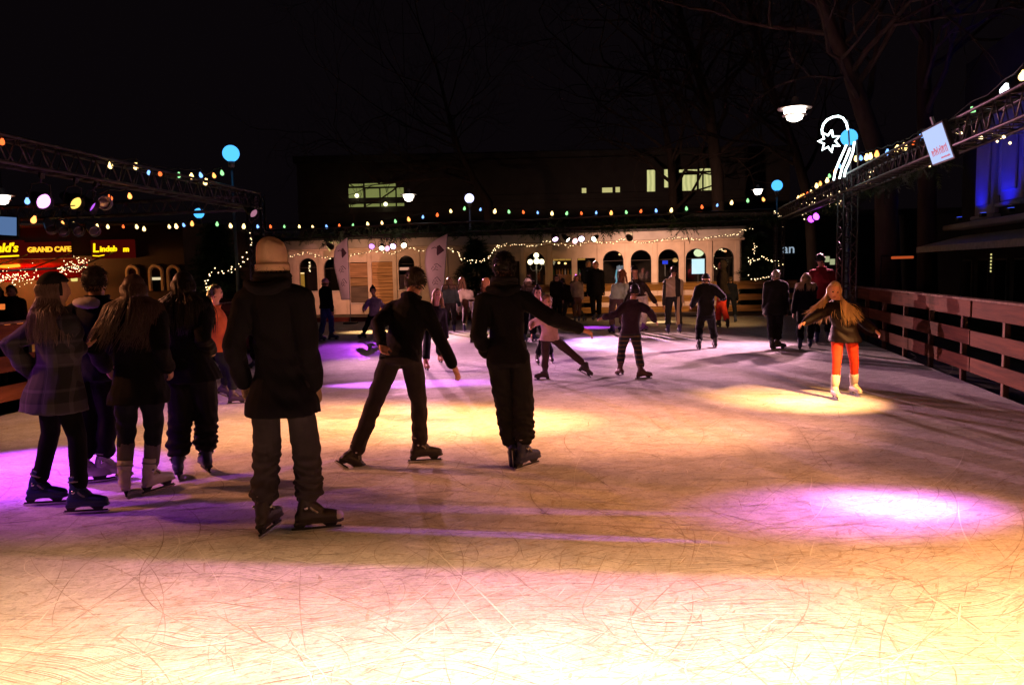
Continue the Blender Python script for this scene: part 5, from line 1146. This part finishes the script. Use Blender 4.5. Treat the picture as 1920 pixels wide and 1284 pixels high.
        if hair in ('long', 'bob'):
            bm = bmesh.new(); N_ = 720 if near else 260; Lh = hlen * (s ** .5) if hair == 'long' else .2; wv = Vector(wind)
            for k in range(N_):
                a = rr.uniform(-.80 * PI, .80 * PI) if near else rr.uniform(-.75 * PI, .75 * PI); el = rr.uniform(.1, 1.45); d = Vector((math.sin(a) * math.cos(el), -math.cos(a) * math.cos(el), math.sin(el)))
                if d.y > .22: continue
                p = Vector((d.x * hw * 1.06, d.y * hd * 1.08, d.z * hh * 1.06)); pts = [hcT + M3 @ p]
                side = Vector((d.x + math.copysign(.12, d.x), min(d.y, -.05) if abs(d.x) < .6 else min(d.y, .12), 0)).normalized(); q = Vector((side.x * hw * 1.18, side.y * hd * 1.2, -.01)); pts.append(hcT + M3 @ (p * .45 + q * .7 + Vector((0, 0, .01)))); pts.append(hcT + M3 @ (q + Vector((0, 0, -.03))))
                cur = pts[-1]; l_ = Lh * rr.uniform(.65, 1.08); m_ = 6; out_ = (M3 @ side) * .25; g_ = Vector((0, 0, -1)); ph_ = rr.random() * 6
                w1 = wv * (1.0 + rr.normal(0, .35)) + (M3 @ Vector((math.copysign(1, d.x), 0, 0))) * hspread * abs(rr.normal(.8, .5))
                for j in range(m_):
                    v = (g_ + out_ * (1.2 - j * .25) + w1 * (.25 + j * .22) + Vector(rr.normal(0, .07, 3)) + Vector((math.sin(ph_ + j * 1.4) * .10, math.cos(ph_ + j * 1.4) * .10, 0)))
                    cur = cur + v.normalized() * l_ / m_
                    tc_ = T(pelv + tors * .8); rel = cur - tc_
                    bh = .105 * h + coat_off                                  # keep strands outside the back and shoulders
                    dz_ = cur.z - T(nk).z
                    if dz_ < .02: 
                        rad2 = (rel.dot(r) / (.112 * h + coat_off)) ** 2 + (rel.dot(fw) / (.072 * h + coat_off + .012)) ** 2
                        if rad2 < 1: 
                            pr = rel - up * rel.dot(up); sc_ = 1 / math.sqrt(max(rad2, .05)); cur = cur + pr * min(sc_ - 1, 1.2)
                    pts.append(cur.copy())
                w0 = .0040 if near else .0072
                tube(bm, pts, [w0 * q_ for q_ in ([.8, 1, 1.05] + [1, .95, .85, .7, .5, .2])], 4)
            obj('hair_lengths', bm, hm, hb, True)
    if hat == 'beanie':
        bm = bmesh.new(); rings = []; n = 72
        for z, k in [(-.32, 1.17), (-.30, 1.24), (-.22, 1.27), (.0, 1.27), (.07, 1.24), (.09, 1.15), (.3, 1.16), (.6, 1.14), (.95, 1.08), (1.20, .96), (1.33, .74), (1.40, .42), (1.42, .03)]:
            rings.append([hcT + M3 @ Vector((hw * k * 1.02 * math.cos(2 * PI * j / n) * (1 + .020 * (j % 2)), hd * k * math.sin(2 * PI * j / n) * (1 + .020 * (j % 2)) - .02 * max(0, z) * .5, hh * z * .96 + .012 * math.sin(2 * PI * j / n * 2 + seed) * max(0, z))) for j in range(n)])
        loft(bm, rings); o = obj('beanie', bm, cloth(hatc, .9, 'knit'), t, True)
    if hat == 'cap':
        hb = finish(shell(1.10, .12, 2, 0, .0), 'cap', cloth(hatc), .012)
        bm = bmesh.new(); q = [(-.06, .085), (-.05, .14), (0, .165), (.05, .14), (.06, .085)]; loft(bm, [[hcT + M3 @ Vector((x * hk, y * hk, .02 * hk + zz)) for x, y in q] for zz in (0, .006)]); obj('brim', bm, cloth(hatc), hb)
    if hood == 'up' or hat == 'hood': finish(shell(1.22, -.85, .55, .62, .03), 'hood', jm or cloth(jacket), .02)
    if hood == 'pale':
        bm = bmesh.new(); sphere(bm, T(nk) - fw * .07 * h - Vector((0, 0, .015 * h)), (.072 * h, .04 * h, .030 * h), Matrix((r, fw, Vector((0, 0, 1)))).transposed(), 16, 10)
        def cbh(me): displace(me, folds(.006, 2, 2)); link('hood', me, cloth((.45, .42, .46)), t)
        solid(bm, .01, 3, cbh)
    if hat == 'ears':
        hb = finish(shell(1.12, -.35, .45, .45, .01), 'hat', cloth(hatc), .014)
        if not near: bm = bmesh.new(); sphere(bm, hcT + M3 @ Vector((0, -.01, hh * 1.22)), .035 * hk); obj('pompom', bm, cloth(hatc), hb, True)
    if gloves:
        bm = bmesh.new()
        for i in range(2):
            ad = (wrs[i] - els[i]).normalized(); hand(bm, T(wrs[i]), ad, f + Vector((0, 0, .25)), -r * sgn[i], max(.8, s), curl, .0045); tube(bm, [T(wrs[i] - ad * .05), T(wrs[i] + ad * .02)], [.036 * s, .031 * s], 10, True)
        solid(bm, .006 if near else .01, 2, lambda me: link('gloves', me, cloth(gloves), t))
    if hf.y < .55:                              # a face that can be seen: eyes, brows, lips
        for sg in (-1, 1):
            bm = bmesh.new(); sphere(bm, hcT + M3 @ Vector((sg * hw * .37, hd * .86, -hh * .0)), (.016 * hk, .009, .0085 * hk), M3, 10, 6); obj('eye', bm, M_EYE, t, True)
            bm = bmesh.new(); tube(bm, [hcT + M3 @ Vector((sg * hw * x, hd * y, hh * z)) for x, y, z in [(.18, 1.02, .14), (.36, .97, .18), (.55, .84, .14)]], [.0035, .005, .0025], 5); obj('eyebrow', bm, hairmat(hcol), t)
        bm = bmesh.new(); sphere(bm, hcT + M3 @ Vector((0, hd * .86, -hh * .53)), (.023 * hk, .012, .009 * hk), M3, 10, 6); obj('lips', bm, M_LIP, t, True)
    if sock:
        for i in range(2):
            bm = bmesh.new(); e = anks[i] + (knees[i] - anks[i]).normalized() * sockh; tube(bm, [T(anks[i].lerp(e, .3)), T(anks[i].lerp(e, .7)), T(e)], [.058 * s, .062 * s, .064 * s], 12, True); obj('leg_warmer', bm, cloth(sock, .95, 'knit'), t, True)
    for i in range(2):
        place_skate(t, T(anks[i]), fy[i], math.radians(fpitch[i]), math.radians(froll[i]), s ** .8, cloth(skate, .45, 'boot_shell'), skd or ('near' if near else 'far'), knees[i] - anks[i])
    return t, dict(h=h, s=s, Y0=Y0, T=T)
DK = (.0042, .004, .0048); NAVY = (.006, .008, .017); BROWN = (.05, .03, .02); BLOND = (.42, .27, .11); JEAN = (.075, .06, .055)
BLUEB = (.012, .022, .085)
# ---- standing group on the left
person('girl in plaid coat with long pale hair, leftmost of the standing group', ((84, 946), (160, 962)), 506, 38, True, neck=(108, 585), head=(102, 545, .03), wr=((62, 700, .0), (152, 652, .16)), fyaw=(82, 84), jm=plaid(), hem=.34, coat_off=.03, trousers=DK, loose=.006, hemz=.06, skate=BLUEB, hair='long', hcol=(.11, .065, .055), hlen=.34, hat='ears', hatc=(.012, .01, .01), hyaw=55)
person('person with a pale hood collar standing behind the plaid coat girl', ((168, 905), (206, 900)), 502, 12, True, neck=(182, 562), head=(180, 528), jacket=NAVY, trousers=DK, hem=.1, skate=(.35, .33, .34), fyaw=(70, 60), hair='crop', hcol=(.03, .02, .015), hood='pale', wr=((150, 650, -.05), (214, 660, 0)))
person('girl in white skates with long wavy hair, third of the standing group', ((235, 927), (297, 920)), 501, -4, True, neck=(252, 575), pel=(260, 722), wr=((200, 690, .05), (316, 690, .06)), jacket=DK, trousers=(.013, .015, .02), hem=.16, loose=.012, hemz=.22, skate=(.55, .47, .42), sock=(.13, .10, .11), hair='long', hcol=(.055, .03, .022), hlen=.42, wind=(-.35, 0, 0), fyaw=(-30, 25), froll=(0, -12))
person('girl in baggy dark trousers with long black hair beside the beanie man', ((335, 896), (386, 884)), 496, 6, True, neck=(345, 565), pel=(356, 690), jacket=DK, trousers=(.010, .010, .011), hem=.12, loose=.038, hemz=.10, bunchy=.010, skate=(.012, .018, .05), hair='long', hcol=(.012, .008, .007), hlen=.36, fyaw=(-25, -35), wr=((308, 640, .1), (396, 655, .05)))
person('child in an orange jacket skating behind the standing group', ((443, 757), (418, 742, .3)), 530, 80, False, pel=(412, 655), neck=(404, 578), head=(404, 550), jacket=(.40, .10, .035), trousers=NAVY, loose=.015, hair='crop', hcol=(.02, .015, .01), fyaw=(80, 80), fpitch=(0, -25), wr=((425, 640, -.1), (395, 640, .1)), skate=(.03, .02, .05), H=1.45)
person('child in a pale hat half hidden behind the beanie man', ((476, 690), (498, 690)), 522, 200, False, head=(464, 540), neck=(472, 565), jacket=(.05, .02, .02), trousers=DK, hat='ears', hatc=(.50, .30, .2), skin=SKIN2, hcol=BROWN, H=1.4)
# ---- the man in the beanie
person('man in a tall tan beanie and dark parka standing with his back turned', ((507, 997), (592, 996)), 450, 6, True, pel=(527, 728), neck=(511, 535), head=(511, 497, .02), wr=((456, 716, .05), (592, 720, .05)), fyaw=(8, 76), fpitch=(0, 0), froll=(-6, 4), jacket=(.005, .0042, .0055), hem=.19, bulk=.86, coat_off=.023, trousers=(.036, .030, .032), loose=.026, hemz=.10, bunchy=.013, skate=(.02, .013, .013), skd='sport', hat='beanie', hatc=(.48, .31, .20), hair='crop', hcol=(.03, .02, .015), gloves=(.34, .22, .13), hood='down', scarf=(.012, .01, .011), curl=.8, seed=5)
# ---- the leaning skater
person('short haired man in a dark sweater leaning forward as he skates away', ((652, 882, -.05), (795, 866)), 498, 24, True, D=6.85, pel=(752, 668, -.02), neck=(770, 562, .16), head=(780, 527, .24), wr=((716, 645, -.22), (852, 690, .05)), fyaw=(60, 80), fpitch=(-38, 0), jacket=DK, hem=.03, coat_off=.02, trousers=(.028, .022, .022), loose=.016, hemz=.05, skate=(.02, .015, .015), hair='crop', hcol=(.05, .033, .022), hyaw=14, collar=True, skin=SKIN2, curl=.35)
# ---- the central skater
person('man in black with one arm held out, skating away in the centre', ((962, 872, -.06), (988, 876)), 468, 4, True, D=6.65, pel=(953, 668), neck=(945, 545, .06), head=(946, 500, .08), wr=((912, 662, .14), (1086, 616, -.02)), fyaw=(4, 40), fpitch=(-62, 0), jacket=DK, hem=.06, coat_off=.020, scarf=(.011, .01, .011), trousers=(.010, .010, .010), loose=.031, hemz=.11, bunchy=.010, skate=(.012, .016, .055), hair='crop', hcol=(.010, .008, .007), hood='down', curl=.55, skin=SKIN2, bulk=.84)
# ---- children in mid ice
person('child in a pale pink jacket pushing off behind the outstretched arm', ((1018, 712), (1094, 700, .1)), 547, 150, False, D=12.0, pel=(1030, 634), neck=(1030, 590), head=(1026, 566, -.06), wr=((996, 612, -.1), (1068, 612, 0)), fyaw=(-95, 100), fpitch=(0, -30), jacket=(.55, .32, .30), trousers=(.05, .028, .025), loose=.014, hair='crop', hcol=(.25, .13, .06), skin=SKIN2, skate=(.03, .014, .012), hem=.04)
person('child in a dark hat just behind the pink jacket child', ((1034, 680), (1008, 684)), 530, 175, False, head=(1008, 549), neck=(1012, 570), jacket=DK, trousers=DK, hat='ears', hatc=(.02, .012, .012), skin=SKIN2, hcol=BROWN, skate=(.05, .03, .03))
person('boy in striped tracksuit trousers skating with both arms out', ((1163, 704), (1206, 710)), 530, -10, False, pel=(1182, 622), neck=(1186, 566), head=(1190, 546), wr=((1132, 596, -.1), (1228, 600, -.08)), fyaw=(-20, 85), fpitch=(-12, 0), jacket=(.035, .018, .03), tm=striped((.012, .012, .013), (.15, .08, .03), 'Z', 90, .75, 'striped_tracksuit'), loose=.018, hair='crop', hcol=(.015, .01, .01), skate=(.09, .035, .02), skin=SKIN2)
# ---- far skaters, left to right
person('skater in a pinkish cap and blue jeans beside the upright flag', ((603, 640), (624, 637)), 518, 40, False, jacket=DK, trousers=(.03, .05, .16), hat='cap', hatc=(.5, .28, .32), skin=SKIN2, fyaw=(30, 85), hair='crop', hem=.06)
person('girl in a dark hat and lilac jacket leaning into a turn', ((680, 634), (716, 628, .1)), 528, 165, False, pel=(702, 590), neck=(702, 560), head=(699, 545), wr=((682, 582, -.1), (722, 580, -.05)), jacket=(.32, .22, .36), trousers=DK, hat='ears', hatc=(.03, .015, .03), skin=SKIN2, fyaw=(-120, 110), H=1.45)
person('blond child with a glowing orange face behind the leaning man', ((800, 694), (826, 680)), 530, 160, False, head=(820, 553), neck=(818, 578), jacket=(.016, .012, .012), trousers=DK, hair='bob', hcol=BLOND, skin=SKIN2, skate=(.4, .14, .06))
person('skater in a dark checked jacket left of the white padded jacket', ((838, 624), (852, 622)), 517, 4, False, jacket=(.025, .035, .038), trousers=(.02, .015, .016), hair='bob', hcol=(.05, .025, .015), skate=(.03, .03, .14), wr=((832, 570), (862, 575)))
person('brown haired girl in a white padded jacket skating away', ((871, 622), (888, 612)), 511, -12, False, head=(866, 527), neck=(870, 545), jm=cloth((.62, .52, .46), .6, 'padded'), trousers=(.07, .03, .02), hair='long', hcol=(.10, .05, .025), hlen=.25, skate=(.03, .02, .10), coat_off=.035, hem=.05)
person('girl in dark clothes with reddish lit hair left of the central man', ((890, 642), (906, 634)), 512, 55, False, head=(912, 530), neck=(908, 552), jacket=DK, trousers=DK, hair='bob', hcol=(.22, .09, .04), skate=(.03, .02, .02), skin=SKIN2)
person('skater in a pale cap and glasses behind the central man', ((984, 642), (1002, 640)), 517, 30, False, head=(990, 532), jacket=DK, trousers=DK, hat='cap', hatc=(.4, .34, .32), hair='bob', hcol=BROWN)
person('person in a pale green white jacket with russet hair', ((1147, 625), (1166, 622)), 497, -25, False, head=(1167, 514), neck=(1165, 532), jacket=(.42, .50, .42), trousers=(.10, .06, .06), hair='bob', hcol=(.22, .08, .035), skate=(.03, .02, .16), coat_off=.03, hem=.04)
person('person in a dark cap and white trousers stretching one arm right', ((1196, 624), (1208, 621)), 489, 40, False, head=(1190, 508), neck=(1192, 527), wr=((1172, 575), (1231, 570)), jacket=(.03, .02, .018), trousers=(.55, .48, .46), hat='cap', hatc=(.012, .01, .01), skate=(.14, .05, .3), skin=SKIN2)
person('man in a beige and black striped top standing in the amber strip', ((1252, 626), (1274, 625)), 491, 0, False, head=(1264, 508), neck=(1262, 522), jm=striped((.48, .36, .24), (.02, .015, .012), 'X', 17, .35, 'striped_top'), tm=striped((.012, .012, .012), (.45, .32, .2), 'X', 14, .88, 'side_striped_trousers'), hair='crop', hcol=(.02, .012, .01), skate=(.04, .03, .14), skin=SKIN2, loose=.022, bulk=1.05)
person('dark clad boy gliding with arms held away from his sides', ((1310, 656), (1340, 652)), 507, 0, False, neck=(1324, 534), pel=(1324, 590), wr=((1298, 572, .0), (1356, 560, .1)), jacket=DK, trousers=DK, hair='crop', hcol=(.01, .01, .01), hat='cap', hatc=(.01, .01, .01), loose=.024, skate=(.012, .012, .015), coat_off=.034)
person('hooded person in bright red trousers behind the dark boy', ((1346, 614), (1364, 616)), 484, -75, False, jacket=(.010, .007, .007), trousers=(.62, .05, .03), hood='up', hat='hood', skin=SKIN2, fyaw=(-20, 10), hem=.1, skate=(.02, .02, .02))
person('navy clad skater with a trailing arm by the back fence', ((1360, 602), (1379, 604)), 517, 30, False, jacket=NAVY, trousers=NAVY, wr=((1352, 566), (1384, 572)), hair='crop', hcol=(.05, .03, .02))
person('person in a long dark coat standing near the far right corner', ((1447, 656), (1460, 655)), 501, 20, False, jacket=DK, trousers=DK, hem=.30, coat_off=.035, hair='crop', hcol=(.14, .12, .11), fyaw=(20, 85), skate=(.014, .016, .03))
person('blonde person in black beside the red jacketed man', ((1500, 656), (1519, 653)), 508, 25, False, jacket=DK, trousers=DK, hair='long', hcol=(.32, .20, .09), hlen=.2, wr=((1488, 585), (1524, 585)), hem=.08)
person('tall man in a dark red jacket at the right fence', ((1530, 645), (1552, 642)), 474, 14, False, head=(1538, 487), neck=(1541, 504), jacket=(.20, .015, .018), trousers=DK, hair='crop', hcol=(.012, .01, .01), hem=.05, bulk=1.1)
# ---- the blonde girl
person('blonde girl in orange tights and white skates gliding toward the camera', ((1566, 748), (1603, 741)), 518, 186, True, pel=(1583, 630), neck=(1577, 567, -.02), head=(1564, 546, -.10, .12), wr=((1508, 605, -.22), (1638, 618, -.02)), jacket=(.022, .012, .010), jm=cloth((.006, .003, .003), .5, 'cloth'), hem=.10, coat_off=.026, trousers=(.60, .05, .018), loose=.004, hemz=.12, skate=(.72, .66, .52), skd='white', hair='long', hcol=BLOND, hlen=.42, wind=(.05, .1, 0), hspread=.55, hyaw=192, hpitch=-8, skin=SKIN2, fyaw=(188, 176), curl=.6, sock=(.7, .64, .52), sockh=.15)
# ---- watchers along the back rail
person('tall man in a long dark coat standing at the back rail', ((1113, 602), (1123, 602)), 485, 195, False, jacket=DK, trousers=DK, hem=.34, hair='crop', hcol=(.02, .012, .01), skin=SKIN2, zoff=.02)
person('grey haired man standing behind the tall coated man', ((1100, 594), (1108, 594)), 484, 160, False, jacket=NAVY, trousers=DK, hem=.2, hair='crop', hcol=(.3, .27, .25), skin=SKIN2, zoff=.02)
person('dark haired girl in a pale top among the watchers', ((1078, 604), (1086, 603)), 513, 190, False, jacket=(.28, .22, .20), trousers=(.10, .05, .04), hair='long', hcol=(.02, .012, .01), hlen=.25, skin=SKIN2)
person('boy in a dark tracksuit with pale side stripe leaning at the rail', ((1056, 606), (1096, 602)), 512, 30, False, pel=(1066, 563), neck=(1056, 534), jacket=DK, tm=striped((.012, .012, .014), (.45, .4, .4), 'X', 11, .95, 'piped_tracksuit'), hair='crop', hcol=(.02, .015, .01))
person('dark haired woman watching from the left end of the group', ((1040, 606), (1050, 606)), 513, 175, False, jacket=DK, trousers=DK, hair='long', hcol=(.015, .01, .01), hlen=.3, hem=.1)
# ---- dim figures on the terrace
person('dim figure on the terrace left of the plaid coat girl', ((28, 700), (40, 700)), 545, 170, False, D=14.2, jacket=(.03, .015, .012), trousers=DK, hair='crop', hcol=(.02, .01, .01), H=1.7)
person('second dim figure on the terrace at the left edge', ((2, 700), (14, 700)), 540, 150, False, D=15.0, jacket=DK, trousers=DK, hair='bob', hcol=(.03, .02, .01), H=1.68)
run_jobs()
